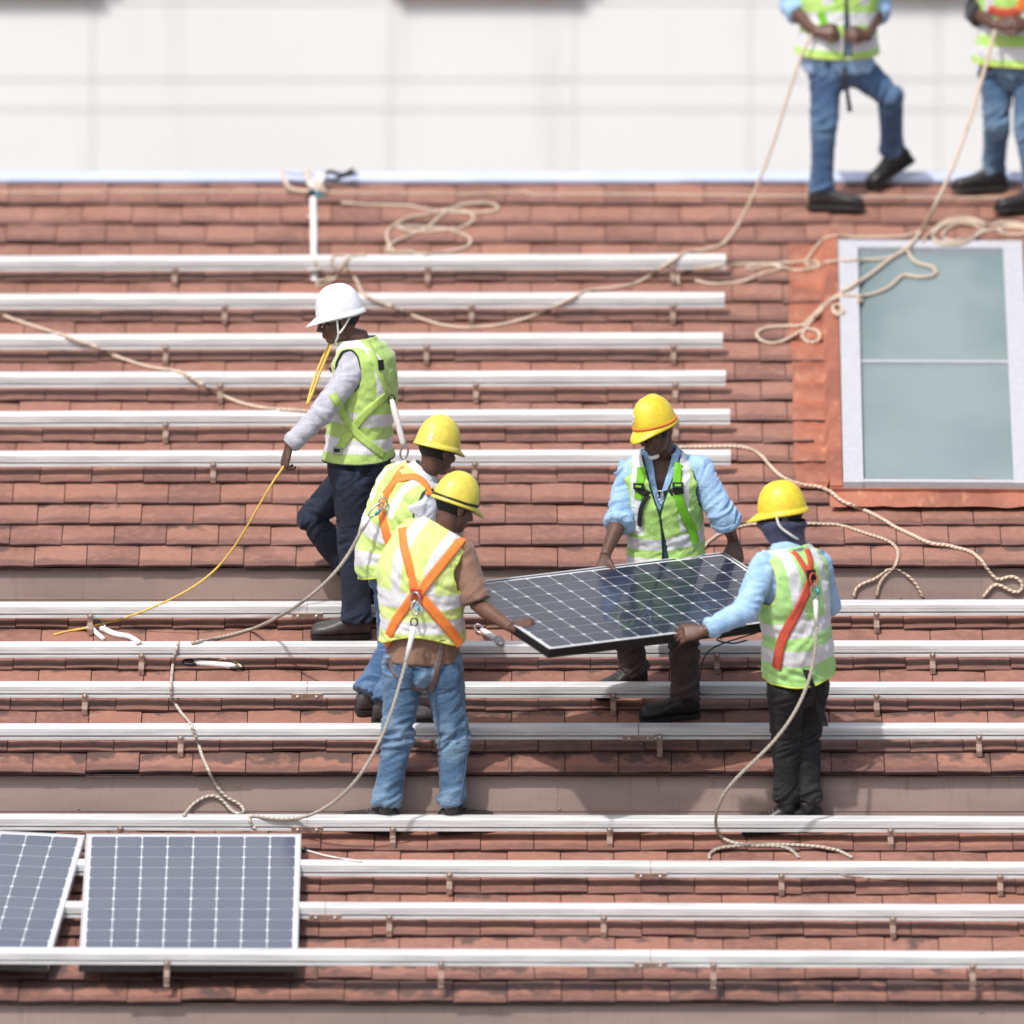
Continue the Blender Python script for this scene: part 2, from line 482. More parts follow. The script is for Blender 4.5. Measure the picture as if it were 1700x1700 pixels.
# ---- tiled roof
house = empty('house', (0, 0, -8)); tag(house, 'red clay tiled roof in three stepped slopes with a skylight', 'house')
PXM = 1 / 339.5
def tile_section(o, eave, top, gauge, width, x0, rows, dirt, name):
    """rows of single lapped clay tiles, every tile its own slightly different slab"""
    vs, fs, tint, vv, dd = [], [], [], [], []
    HX = 4.3; gap = .0022
    NX, vals = 7, [0, .03, .10, .3, .6, 1.0, 1.35]
    for r in range(rows):
        nose = eave + SLP * (gauge * r)
        xo = x0 + (width / 2 if r % 2 else 0)
        k0 = int(math.floor((-HX - xo) / width)); k1 = int(math.ceil((HX - xo) / width))
        for k in range(k0, k1):
            xa, xb = xo + k * width + gap, xo + (k + 1) * width - gap
            lift = random.gauss(0, .0022); skew = random.gauss(0, .0018); sl = random.gauss(0, .005) - (.012 if random.random() < .02 else 0)
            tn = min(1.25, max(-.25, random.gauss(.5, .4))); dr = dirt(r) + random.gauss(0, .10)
            base = len(vs); crown = .0015 + random.random() * .002
            def pt(i, v, dz):
                u = i / (NX - 1); x = xa + (xb - xa) * u
                wv = noise.noise(V((x * 2.1, r * 3.7, .5))) * .0035
                h = .026 - .018 * v + crown * (1 - (2 * u - 1) ** 2) + lift + skew * (2 * u - 1) + wv * (1 - v) + dz
                y = v * gauge + sl + wv * .8 + (.0015 * math.sin(u * 9 + k))
                return nose + V((x, 0, 0)) + SLP * y + NRM * (h - .026)
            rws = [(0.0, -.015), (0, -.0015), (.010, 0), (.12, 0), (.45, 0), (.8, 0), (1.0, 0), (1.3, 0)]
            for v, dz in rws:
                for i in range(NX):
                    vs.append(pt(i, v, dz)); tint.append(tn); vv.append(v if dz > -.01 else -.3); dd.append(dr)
            for j in range(len(rws) - 1):
                for i in range(NX - 1):
                    a = base + j * NX + i; fs.append((a, a + 1, a + 1 + NX, a + NX))
            # side skirts
            for i in (0, NX - 1):
                sk = len(vs)
                for v, dz in ((0, -.017), (1.3, -.02)):
                    vs.append(pt(i, v, dz)); tint.append(tn); vv.append(v); dd.append(dr)
                q = (base + NX + i, sk, sk + 1, base + (len(rws) - 1) * NX + i)
                fs.append(q if i else tuple(reversed(q)))
    # under-deck
    n = len(vs); p0, p1 = eave + SLP * .03 - NRM * .05, top - NRM * .05
    for p in (p0, p1):
        for x in (-HX, HX): vs.append(V((x, p.y, p.z))); tint.append(.5); vv.append(.5); dd.append(0)
    fs.append((n, n + 1, n + 3, n + 2))
    # eave underside lip
    n = len(vs)
    for p in (eave - NRM * .03, eave + SLP * .09 - NRM * .055):
        for x in (-HX, HX): vs.append(V((x, p.y, p.z))); tint.append(.5); vv.append(0); dd.append(.9)
    fs.append((n, n + 1, n + 3, n + 2))
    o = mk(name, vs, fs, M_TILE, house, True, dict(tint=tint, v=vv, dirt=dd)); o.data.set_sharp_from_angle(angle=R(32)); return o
g1 = .2322; g2 = .2195; g3 = .2176
def jx(px, py): return roofpt(px, py).x
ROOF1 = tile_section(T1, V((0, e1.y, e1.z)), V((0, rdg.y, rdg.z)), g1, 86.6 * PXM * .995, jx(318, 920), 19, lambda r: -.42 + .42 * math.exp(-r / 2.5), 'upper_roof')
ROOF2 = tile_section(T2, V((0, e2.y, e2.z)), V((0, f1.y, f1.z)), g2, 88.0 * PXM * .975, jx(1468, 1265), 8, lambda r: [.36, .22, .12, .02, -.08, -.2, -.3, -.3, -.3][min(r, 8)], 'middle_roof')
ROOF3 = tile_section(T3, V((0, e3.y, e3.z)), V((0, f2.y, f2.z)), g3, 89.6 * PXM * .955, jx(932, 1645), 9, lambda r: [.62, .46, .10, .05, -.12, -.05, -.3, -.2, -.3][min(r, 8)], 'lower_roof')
# crop nothing: stepped fascias between the slopes
def fascia(y, ztop, zbot, joints, nail):
    xs_ = [-4.3] + joints + [4.3]; mb = MB()
    for i in range(len(xs_) - 1):
        pr = .002 * (i % 2)
        mb.box(((xs_[i] + xs_[i + 1]) / 2, y + .02 - pr, (ztop + zbot) / 2), V(((xs_[i + 1] - xs_[i]) / 2, 0, 0)), V((0, .02, 0)), V((0, 0, (ztop - zbot) / 2)))
        # small horizontal fold line
        mb.box(((xs_[i] + xs_[i + 1]) / 2, y - pr - .001, zbot + (ztop - zbot) * .42), V(((xs_[i + 1] - xs_[i]) / 2 - .001, 0, 0)), V((0, .0025, 0)), V((0, 0, .0018)))
    o = mb.build('fascia', M_FASC, house)
    for x in nail: mk('nail', *ellipsoid((x, y - .004, zbot + (ztop - zbot) * .45), V((.006, 0, 0)), V((0, .004, 0)), V((0, 0, .006)), 8, 6), M_HOOK, o)
FY1, FY2, FY3 = e1.y + .034, e2.y + .048, e3.y + .034
fascia(FY1, e1.z - .02, f1.z - .08, [PY(180, 980, FY1).x, PY(1480, 980, FY1).x], [PY(1495, 980, FY1).x])
fascia(FY2, e2.z - .02, f2.z - .08, [PY(926, 1320, FY2).x, PY(-300, 1320, FY2).x, PY(2000, 1320, FY2).x], [PY(929, 1320, FY2).x, PY(130, 1320, FY2).x])
fascia(FY3, e3.z - .02, e3.z - .75, [PY(950, 1690, FY3).x], [PY(1300, 1690, FY3).x])
mb = MB()
mb.box((0, (FY3 + 7.2) / 2 + .1, (e3.z - .76 - 8) / 2), V((4.2, 0, 0)), V((0, (7.2 - FY3) / 2, 0)), V((0, 0, (8 + e3.z - .76) / 2)))
for s in (-1, 1):                                    # gable ends
    prof = [(FY3 + .1, e3.z - .7), (FY3 + .1, e3.z - .1), (FY2, T3[1] - .1), (FY2, e2.z - .1), (FY1, T2[1] - .1), (FY1, e1.z - .1), (rdg.y, rdg.z - .08), (7.2, rdg.z - 1.4), (7.2, e3.z - .7)]
    n = len(mb.v)
    for dx in (0, .1):
        for y, z in prof: mb.v.append(V((s * (4.1 + dx), y, z)))
    m_ = len(prof)
    mb.f.append(tuple(n + i for i in range(m_))); mb.f.append(tuple(n + m_ + i for i in reversed(range(m_))))
    for i in range(m_): j = (i + 1) % m_; mb.f.append((n + i, n + j, n + m_ + j, n + m_ + i))
mb.build('house_wall', M_WALL, house)
# back slope + ridge flashing
b0, b1 = rdg + V((0, .05, .0)), V((0, 7.4, rdg.z - 1.45))
mb = MB(); mb.v += [V((-4.3, b0.y, b0.z)), V((4.3, b0.y, b0.z)), V((4.3, b1.y, b1.z)), V((-4.3, b1.y, b1.z))]; n = 4
mb.v += [v - V((0, 0, .06)) for v in mb.v[:4]]; mb.f += [(0, 1, 2, 3), (7, 6, 5, 4), (0, 4, 5, 1), (2, 6, 7, 3), (1, 5, 6, 2), (3, 7, 4, 0)]
mb.build('back_roof', M_TILE, house)
mb = MB()
p = on_plane(850, 303, T1)
for k in range(5):
    xa, xb = -4.3 + k * 1.72, -4.3 + (k + 1) * 1.72
    mb.box(((xa + xb) / 2, p.y + .06, p.z + .018 + (k % 2) * .002), V(((xb - xa) / 2, 0, 0)), V((0, .05, .016)), V((0, -.003, .009)))
    mb.box(((xa + xb) / 2, p.y + .16, p.z + .021 + (k % 2) * .002), V(((xb - xa) / 2, 0, 0)), V((0, .05, -.016)), V((0, .003, .009)))
mb.build('ridge_cap', M_RIDGE, house)

# ---- skylight (part of the house)
def SP(px, py, off): return on_plane(px, py, T1, off)
sk_l, sk_r = SP(1400, 800, .1).x, SP(1716, 800, .1).x
sy0, sy1 = SP(0, 800, .11), SP(0, 398, .11)          # bottom, top (on raised plane)
def slab(mb, xa, xb, pa, pb, h):
    """a slab lying along the slope between slope points pa, pb with thickness h under them"""
    L = (pb - pa).length
    c = (pa + pb) / 2; mb.box(V(((xa + xb) / 2, c.y, c.z)) - NRM * (h / 2), V(((xb - xa) / 2, 0, 0)), SLP * (L / 2), NRM * (h / 2)); return mb
fw = .098
sky_f = MB()
# side members taper visually only through perspective; the frame is a plain rectangle turned slightly in the roof plane
slab(sky_f, sk_l, sk_l + fw, sy0, sy1, .11)
slab(sky_f, sk_r - fw, sk_r, sy0, sy1, .11)
top_in = SP(0, 410, .11); slab(sky_f, sk_l + fw, sk_r - fw, top_in, sy1 - SLP * .002, .108)
bot_in = SP(0, 795, .11); slab(sky_f, sk_l + fw, sk_r - fw, sy0 + SLP * .004, bot_in, .10)
SKY = sky_f.build('skylight', M_SKYF, house)
gl = MB(); slab(gl, sk_l + fw, sk_r - fw, bot_in - NRM * .03, top_in - NRM * .03, .02); GL = gl.build('pane', M_GLASS, SKY)
bar = MB(); slab(bar, sk_l + fw, sk_r - fw, SP(0, 600, .094), SP(0, 597, .094), .018); bar.build('glazing_bar', M_SKYF, SKY)
# terracotta flashing: side apron dressed over the tiles, upstand, and bottom apron
vs, fs = [], []
xa, xb = SP(1312, 800, 0).x, sk_l - .002
NXF, NY = 16, 420
pA, pB = SP(0, 812, 0), SP(0, 402, 0); LL = (pB - pA).length
for j in range(NY):
    s = j / (NY - 1); q = pA.lerp(pB, s)
    ph = (s * LL) / g1 + ((pA - V((0, e1.y, e1.z))).dot(SLP) / g1); ph = ph - math.floor(ph)
    for i in range(NXF):
        u = i / (NXF - 1); x = xa + (xb - xa) * u + .012 * noise.noise(V((s * 14, .3, 0))) * (1 - u) + (.02 * (1 - s)) * (1 - u)
        step = (.016 - .042 * ph) + .006 + .008 * noise.noise(V((u * 4, s * 30, 3)))
        if ph > .93: step += -.022 * 0
        flat = min(1, max(0, (u - .68) / .06)); h = step * (1 - flat) + .055 * flat
        vs.append(V((x, q.y, q.z)) + NRM * (h + .01))
for j in range(NY - 1):
    for i in range(NXF - 1):
        a = j * NXF + i; fs.append((a, a + 1, a + 1 + NXF, a + NXF))
mk('flashing', vs, fs, M_COP, SKY)
vs, fs = [], []
q0, q1 = SP(0, 846, 0), SP(0, 800, .06)
for j in range(10):
    for i in range(90):
        u = i / 89; s = j / 9
        x = SP(1376, 800, 0).x + (sk_r + .2 - SP(1376, 800, 0).x) * u
        q = q0.lerp(q1, s)
        vs.append(V((x, q.y, q.z)) + NRM * (.018 + .012 * math.sin(s * 3.1) + .008 * noise.noise(V((u * 9, s * 3, 1)))) + SLP * (.012 * noise.noise(V((u * 12, 0, 7))) * (1 - s)))
for j in range(9):
    for i in range(89): a = j * 90 + i; fs.append((a, a + 1, a + 91, a + 90))
mk('flashing', vs, fs, M_COP, SKY)
mb = MB(); slab(mb, SP(1378, 800, .06).x, sk_l - .004, SP(0, 806, .085), SP(0, 398, .085), .07); slab(mb, sk_r + .004, sk_r + .08, SP(0, 806, .085), SP(0, 398, .085), .07)
slab(mb, SP(1378, 800, .06).x, sk_r + .08, SP(0, 811, .075), SP(0, 802, .075), .06)
mb.build('flashing', M_COP, SKY)

# ================================================================== RAILS
GR = 'aluminium mounting rails laid across the roof tiles'
def rail_mb(xa, xb, c0, tilt, off):
    """c0 = point on the rail centre line at x=0; profile in the (SLP, NRM) plane: top face, front face, groove, lip"""
    H = off
    P = [(-.012, .0), (-.014, .006), (-.030, .007), (-.027, .017), (-.004, .018), (-.004, .027), (-.023, .027), (-.0195, .038), (-.0165, .0385), (-.0165, .0405), (-.0187, .041), (-.013, .058), (-.008, .062), (.036, .062), (.036, .057), (.032, .054), (.036, .052), (.036, 0)]
    vs, fs = [], []
    for x in (xa, xb):
        for a, h in P: vs.append(c0 + V((x, tilt * x * .35, tilt * x)) + SLP * a + NRM * (h + H))
    n = len(P)
    for i in range(n): j = (i + 1) % n; fs.append((i, j, n + j, n + i))
    fs.append(tuple(range(n))); fs.append(tuple(n + i for i in reversed(range(n))))
    return vs, fs
SPECS = [
    # y at x=0 px, y at x=1700 px, left x px, right x px, hooks, splice, label
    (439, 434, None, 1205, [290, 710, 1117], [], 'topmost on the upper slope, nearest the ridge'),
    (502, 498, None, 1203, [373, 783, 1117], [], 'second below the ridge, behind the white helmet'),
    (569, 565, None, 1200, [275, 708, 1118], [], 'third below the ridge, at the white-helmeted man\'s face'),
    (632, 628, None, 1205, [366, 790, 1121], [], 'fourth below the ridge, at the white-helmeted man\'s upper arm'),
    (697, 692, None, 1212, [275, 1122], [], 'fifth below the ridge, behind the orange-banded helmet'),
    (763, 760, None, 1213, [354, 788], [], 'lowest of the six short ones on the upper slope'),
    (1014, 1010, None, None, [150, 1455], [510], 'topmost of the middle slope, under the upper grey fascia'),
    (1080, 1078, None, None, [235, 1190, 1548], [], 'second of the middle slope, at the brown-shirted man\'s waist'),
    (1146, 1147, None, None, [141, 1018, 1455], [510], 'third of the middle slope, behind the jeans\' upper legs'),
    (1216, 1215, None, None, [300, 1095, 1625], [1060], 'lowest of the middle slope, in the carried panel\'s shadow'),
    (1366, 1370, None, None, [200, 652, 1012, 1478], [510], 'topmost of the lower slope, at the front workers\' shoes'),
    (1441, 1446, None, None, [746, 1297, 1660], [1080], 'second of the lower slope, passing under the panels\' upper part'),
    (1511, 1517, None, None, [646, 1002, 1482], [540], 'third of the lower slope, passing under the panels\' middle'),
    (1588, 1595, None, None, [277, 732, 1184], [1080], 'lowest of all, crossing over the two blue panels'),
]
RAILS = []
for (ya, yb, xl, xr, hooks, spl, lab) in SPECS:
    ym = (ya + yb) / 2
    last = ya == 1588
    off = .040 if not last else .125
    zoff = off + .031
    pa, pb = roofpt(0, ya, zoff), roofpt(1700, yb, zoff)
    c0 = pa.lerp(pb, -pa.x / (pb.x - pa.x)) - NRM * .031 - NRM * off
    tilt = 0; dy = (pb - pa) / (pb.x - pa.x)
    root = empty('mounting_rail', c0); tag(root, 'aluminium mounting rail, ' + lab, 'mounting rail', GR)
    segs = []
    xa = -4.15; xe = 4.15 if xr is None else roofpt(xr, ym, zoff).x
    cuts = [roofpt(s, ym, zoff).x for s in spl]
    a = xa
    for c in cuts + [xe]:
        segs.append((a, c - (.0015 if c != xe else 0))); a = c + .0015
    mb = MB()
    for a, b in segs:
        vs, fs = rail_mb(a, b, c0, 0, off)
        vs = [v + V((0, dy.y, dy.z)) * (v.x) for v in vs]
        mb.add((vs, fs))
    rl = mb.build('rail', M_RAIL, root)
    RAILS.append(rl)
    for c in cuts:                                    # splice plate in the groove
        q = c0 + dy * c + NRM * (off + .013); q.x = c
        sp = MB().box(q - SLP * .026, V((.075, 0, 0)), SLP * .004, NRM * .014).build('splice_plate', M_HOOK, root)
        for s in (-1, 1): mk('bolt', *ellipsoid(q - SLP * .033 + V((s * .045, 0, 0)), V((.008, 0, 0)), SLP * .006, NRM * .008, 8, 6), M_BOLT, sp)
    hk = list(hooks)
    # hooks go on outside the frame as well
    hk += [min(hooks) - 420] + ([max(hooks) + 430] if xr is None else [])
    for hx in hk:
        x = roofpt(hx, ym, zoff).x
        q = c0 + dy * x; q.x = x
        h = MB()
        h.box(q - SLP * .034 + NRM * (off + .006), V((.013, 0, 0)), SLP * .0035, NRM * .028)      # upright against the rail
        h.box(q - SLP * .070 + NRM * (off - .018), V((.013, 0, 0)), SLP * .038, NRM * .0035)      # foot running down the tile
        h.box(q - SLP * .108 + NRM * (off - .030), V((.013, 0, 0)), SLP * .0035, NRM * .015)
        h.box(q - SLP * .108 + NRM * (off - .0585), V((.013, 0, 0)), SLP * .012, NRM * .003) if last else None
        ho = h.build('roof_hook', M_HOOK, root)
        b = MB(); b.add(ellipsoid(q - SLP * .040 + NRM * (off + .022), V((.008, 0, 0)), SLP * .006, NRM * .008, 8, 6)); b.build('bolt', M_BOLT, ho)

# ================================================================== SOLAR PANELS
def solar_panel(P0, L, W, nl, nw, label, mats, thick=.04, group=None, frame_face=.011):
    """P0 corner, L and W edge vectors; nl x nw cells"""
    mcell, mfr = mats
    N = L.cross(W).normalized()
    if N.z < 0: N = -N
    ctr = P0 + L / 2 + W / 2
    root = empty('solar_panel', ctr - N * thick); tag(root, label, 'solar panel', group)
    l, wd = L.length, W.length; lu, wu = L / l, W / wd
    fr = MB()
    for (a, b, c_, d_) in ((0, l, 0, frame_face), (0, l, wd - frame_face, wd)):
        fr.box(P0 + lu * (a + b) / 2 + wu * (c_ + d_) / 2 - N * (thick / 2), lu * ((b - a) / 2), wu * ((d_ - c_) / 2), N * (thick / 2))
    for (a, b) in ((0, frame_face), (l - frame_face, l)):
        fr.box(P0 + lu * (a + b) / 2 + W / 2 - N * (thick / 2 - .0), lu * ((b - a) / 2), wu * (wd / 2 - frame_face), N * (thick / 2))
    fr.build('frame', mfr, root)
    bs = MB().box(ctr - N * .006, lu * (l / 2 - frame_face), wu * (wd / 2 - frame_face), N * .003).build('backsheet', M_BACK, root)
    # cells
    m = frame_face + .014
    cl, cw = (l - 2 * m) / nl, (wd - 2 * m) / nw
    vs, fs, tn = [], [], []
    for i in range(nl):
        for j in range(nw):
            c = P0 + lu * (m + cl * (i + .5)) + wu * (m + cw * (j + .5)) - N * .0015
            a, b = cl / 2 - .0024, cw / 2 - .0025; ch = min(a, b) * .16
            n = len(vs); t = random.random()
            for x, y in ((a - ch, b), (a, b - ch), (a, -b + ch), (a - ch, -b), (-a + ch, -b), (-a, -b + ch), (-a, b - ch), (-a + ch, b)):
                vs.append(c + lu * x + wu * y); tn.append(t)
            fs.append(tuple(range(n, n + 8)))
    mk('cells', vs, fs, mcell, root, False, dict(tint=tn))
    if mfr is M_WFRAME: MB().box(P0 + lu * (l / 2) + wu * (wd + .0012) - N * (thick / 2 + .003), lu * (l / 2), wu * .0012, N * (thick / 2 - .002)).build('frame_side_shade', M_SIDESHADE, root)  # added skirt, coloured as the shade on the frame's lower side
    # junction box and leads underneath
    MB().box(P0 + lu * (l * .92) + wu * (wd * .5) - N * .022, lu * .05, wu * .06, N * .012).build('junction_box', M_BLACKP, root)
    return root, N
PANEL_P = PY(752, 971, -2.20)
pn_c = PY(912, 1078, -2.85)
pt_r = PY(1202, 917, -1.50)
PL, PW = pt_r - PANEL_P, pn_c - PANEL_P
PN0 = PL.cross(PW).normalized(); PN0 = PN0 if PN0.z > 0 else -PN0
def panelpt(a, b, h=0): return PANEL_P + PL * a + PW * b + PN0 * h
HELD, PN = solar_panel(PANEL_P, PL, PW, 12, 8, 'dark solar panel being carried by four workers, black framed', (M_CELL, M_BFRAME), thick=.046)
# white inner line of the frame
mb = MB()
for a, b in ((PANEL_P, pt_r), (PANEL_P, pn_c), (pn_c, pn_c + PL), (pt_r, pt_r + PW)):
    d = b - a; inn = (PANEL_P + PL / 2 + PW / 2 - (a + b) / 2).normalized()
    mb.box((a + b) / 2 + inn * .004 + PN * .0015, d / 2 * .995, inn * .0045, PN * .0012)
mb.build('frame_edge', M_WFRAME, HELD)
# cable hanging from it
c = tube(catmull([panelpt(.78, .98, -.05), PY(1178, 1080, -2.2), PY(1160, 1130, -2.1), PY(1148, 1160, -2.05)], .02), .004, 6)
mk('cable', c[0], c[1], M_BLACKP, HELD)
c = tube(catmull([panelpt(.80, .98, -.05), PY(1192, 1060, -2.2), PY(1215, 1068, -2.1), PY(1240, 1063, -2.05)], .02), .004, 6)
mk('cable', c[0], c[1], M_BLACKP, HELD)

# the two installed ones lie on the rails of the lower slope
def flat_panel(pxl, pxr, pyt, ang, label):
    off = .106
    a, b = roofpt(pxl, pyt, off), roofpt(pxr, pyt, off)
    L = (b - a).length; ex = V((1, 0, 0)); ey = -SLP
    rot = Matrix.Rotation(ang, 3, NRM)
    return solar_panel(a, rot @ (ex * L), rot @ (ey * 1.32), 8, 12, label, (M_CELLP, M_WFRAME), thick=.04)
flat_panel(143, 500, 1384, 0, 'blue solar panel lying square on the lower rails')
# leads a little: left panel turned in the roof plane
def flat_panel_left():
    off = .106
    tr = roofpt(141, 1386, off); ang = -R(6.0)
    rot = Matrix.Rotation(ang, 3, NRM); L = 1.045
    lx = rot @ V((1, 0, 0)); ly = rot @ (-SLP)
    p0 = tr - lx * L
    return solar_panel(p0 , lx * L, ly * 1.32, 8, 12, 'purplish solar panel turned at an angle at the left edge', (M_CELLP, M_WFRAME), thick=.04)
flat_panel_left()

_rm = Matrix.Rotation(-R(.62), 3, NRM); _pv = V((sk_l, sy0.y, sy0.z))       # the window sits a touch askew on the roof
for _o in [SKY] + list(SKY.children):
    for _v in _o.data.vertices: _v.co = _pv + _rm @ (_v.co + house.location - _pv) - house.location
    _o.data.update()
STATIC = [ROOF1, ROOF2, ROOF3, SKY, GL] + [c for c in SKY.children if c.type == 'MESH'] + RAILS + [c for c in house.children if c.name.startswith(('fascia', 'ridge'))]
BV = bvh_of(STATIC)
def drape(px, py, off=.008):
    d = ray(px, py).normalized()
    h = BV.ray_cast(CAM, d)
    if h[0] is None: return roofpt(px, py, off)
    n = h[1]; n = n if n.dot(d) < 0 else -n
    return h[0] + n * off * .5 - d * off * .5 + NRM * off * .3

# ================================================================== PEOPLE
def npv(a): return np.array([[p[0], p[1], p[2]] for p in a], float)
def to_attr_axis(co, segs):
    """nearest limb segment for each vertex -> along, perp vector, axis index, distance to nearest joint"""
    best = np.full(len(co), 1e9); al = np.zeros(len(co)); pv = np.zeros((len(co), 3)); jd = np.zeros(len(co)); ix = np.zeros(len(co), int)
    for k, (a, b, *_r) in enumerate(segs):
        a, b = np.array(a), np.array(b); d = b - a; L = np.linalg.norm(d); u = d / L
        t = np.clip((co - a) @ u, 0, L); p = a + t[:, None] * u; dd = np.linalg.norm(co - p, axis=1)
        m = dd < best; best[m] = dd[m]; al[m] = t[m]; pv[m] = (co - p)[m]; ix[m] = k; jd[m] = np.minimum(t, L - t)[m]
    return al, pv, ix, jd
def folds(co, nr, segs, amp=.006, seed=0, fa=26, fp=7, jamp=1.6, mask=None):
    al, pv, ix, jd = to_attr_axis(co, segs)
    out = np.zeros(len(co))
    for i in range(len(co)):
        s = seed + ix[i] * 3.7
        q = V((al[i] * fa, pv[i][0] * fp + s, pv[i][2] * fp + pv[i][1] * fp * .8))
        wx = noise.noise(V((pv[i][0] * 9 + s, al[i] * 6, pv[i][1] * 9))) * 1.1
        q.x += wx + pv[i][0] * 16
        n = noise.noise(q); r = 1 - 2.2 * abs(n)
        q2 = V((al[i] * 11 + s, pv[i][0] * 14, pv[i][1] * 14)); n2 = noise.noise(q2)
        a = amp * (.42 + 1.15 * jamp * math.exp(-(jd[i] / .075) ** 2))
        out[i] = a * (r * .8 + n2 * .45)
    if mask is not None: out = out * mask
    return co + nr * out[:, None], out
class Frame:
    """torso built round a spine: P0 pelvis .. neck, with forward directions at both ends"""
    def __init__(s, pts, f0, f1, prof):
        s.c = catmull(pts, .012); s.n = len(s.c)
        s.L = [0]
        for i in range(1, s.n): s.L.append(s.L[-1] + (s.c[i] - s.c[i - 1]).length)
        s.f0, s.f1, s.prof = V(f0).normalized(), V(f1).normalized(), prof
    def at(s, t):
        x = max(0, min(.9999, t)) * (s.n - 1); i = int(x); c = s.c[i].lerp(s.c[i + 1], x - i)
        if t < 0: c = s.c[0] + (s.c[0] - s.c[2]).normalized() * (-t) * s.L[-1]
        if t > 1: c = s.c[-1] + (s.c[-1] - s.c[-3]).normalized() * (t - 1) * s.L[-1]
        i0, i1 = max(0, i - 3), min(s.n - 1, i + 4); up = (s.c[i1] - s.c[i0]).normalized()
        f = s.f0.lerp(s.f1, max(0, min(1, t))).normalized(); lat = f.cross(up).normalized(); fr = up.cross(lat)
        return c, lat, fr, up
    def wh(s, t):
        p = s.prof
        for i in range(len(p) - 1):
            if t <= p[i + 1][0]:
                k = max(0, (t - p[i][0]) / (p[i + 1][0] - p[i][0])); k = k * k * (3 - 2 * k)
                return p[i][1] + (p[i + 1][1] - p[i][1]) * k, p[i][2] + (p[i + 1][2] - p[i][2]) * k, p[i][3] + (p[i + 1][3] - p[i][3]) * k
        return p[-1][1:]
    def shell(s, t0, t1, infl=(0, 0), seg=72, step=.010, wob=0, seed=0, ex=2.35, cap=False, flare=0):
        L = s.L[-1]; n = max(3, int((t1 - t0) * L / step)); vs, fs, T, U, W_ = [], [], [], [], []
        for j in range(n + 1):
            t = t0 + (t1 - t0) * j / n
            c, lat, fr, up = s.at(t); a, b, sh = s.wh(t); a += infl[0] + flare * max(0, .35 - t); b += infl[1] + flare * max(0, .35 - t)
            for k in range(seg):
                th = 2 * math.pi * k / seg; co, si = math.cos(th), math.sin(th)
                x = a * math.copysign(abs(co) ** (2 / ex), co); y = b * math.copysign(abs(si) ** (2 / ex), si) + sh
                p = c + lat * x + fr * y
                if wob:
                    nr = (lat * co * b + fr * si * a).normalized()
                    q = V((x * 5 + seed, y * 5, t * L * 9)); r1 = noise.noise(q)
                    q = V((x * 7 + seed * 2, t * L * 24 + x * 11, y * 9)); r2 = 1 - 2.4 * abs(noise.noise(q))
                    q = V((x * 16 - t * L * 12, t * L * 7, y * 12 + seed)); r3 = 1 - 2.4 * abs(noise.noise(q))
                    p = p + nr * wob * (r1 * 1.2 + r2 * .6 + r3 * .5)
                vs.append(p); T.append((t - t0) * L); U.append(x); W_.append(y)
        for j in range(n):
            for k in range(seg):
                a = j * seg + k; b = j * seg + (k + 1) % seg; fs.append((a, b, b + seg, a + seg))
        if cap: fs.append(tuple(reversed(range(seg)))); fs.append(tuple(n * seg + k for k in range(seg)))
        return vs, fs, T, U, W_
PROF = [(-.2, .168, .118, 0), (0, .168, .118, 0), (.3, .150, .108, .0), (.62, .170, .120, .0), (.82, .182, .108, 0), (.92, .150, .080, 0), (.97, .098, .066, 0), (1.02, .066, .060, 0), (1.1, .06, .058, 0)]

def head_prims(H, hf, hu):
    hr = hf.cross(hu).normalized()
    P = lambda x, y, z: H + hr * x + hf * y + hu * z
    E = lambda c, a, b, d, nu=14, nv=9: ellipsoid(c, hr * a, hf * b, hu * d, nu, nv)
    out = [E(P(0, -.004, .028), .076, .097, .092, 20, 14), E(P(0, .030, -.042), .058, .060, .068), E(P(0, .058, -.092), .030, .030, .024),
           E(P(0, .02, -.08), .05, .055, .035), E(P(0, .088, .018), .046, .014, .010), E(P(0, .086, -.064), .024, .017, .008), E(P(0, .084, -.075), .021, .017, .008),
           tube([P(0, .09, .006), P(0, .104, -.018), P(0, .113, -.036), P(0, .092, -.044)], [.008, .010, .013, .009], 8)]
    for s in (-1, 1):
        out += [E(P(s * .077, -.008, -.014), .010, .019, .031, 10, 7), E(P(s * .040, .066, -.028), .02, .022, .022, 10, 7), E(P(s * .010, .100, -.040), .009, .010, .008, 8, 6)]
    return out
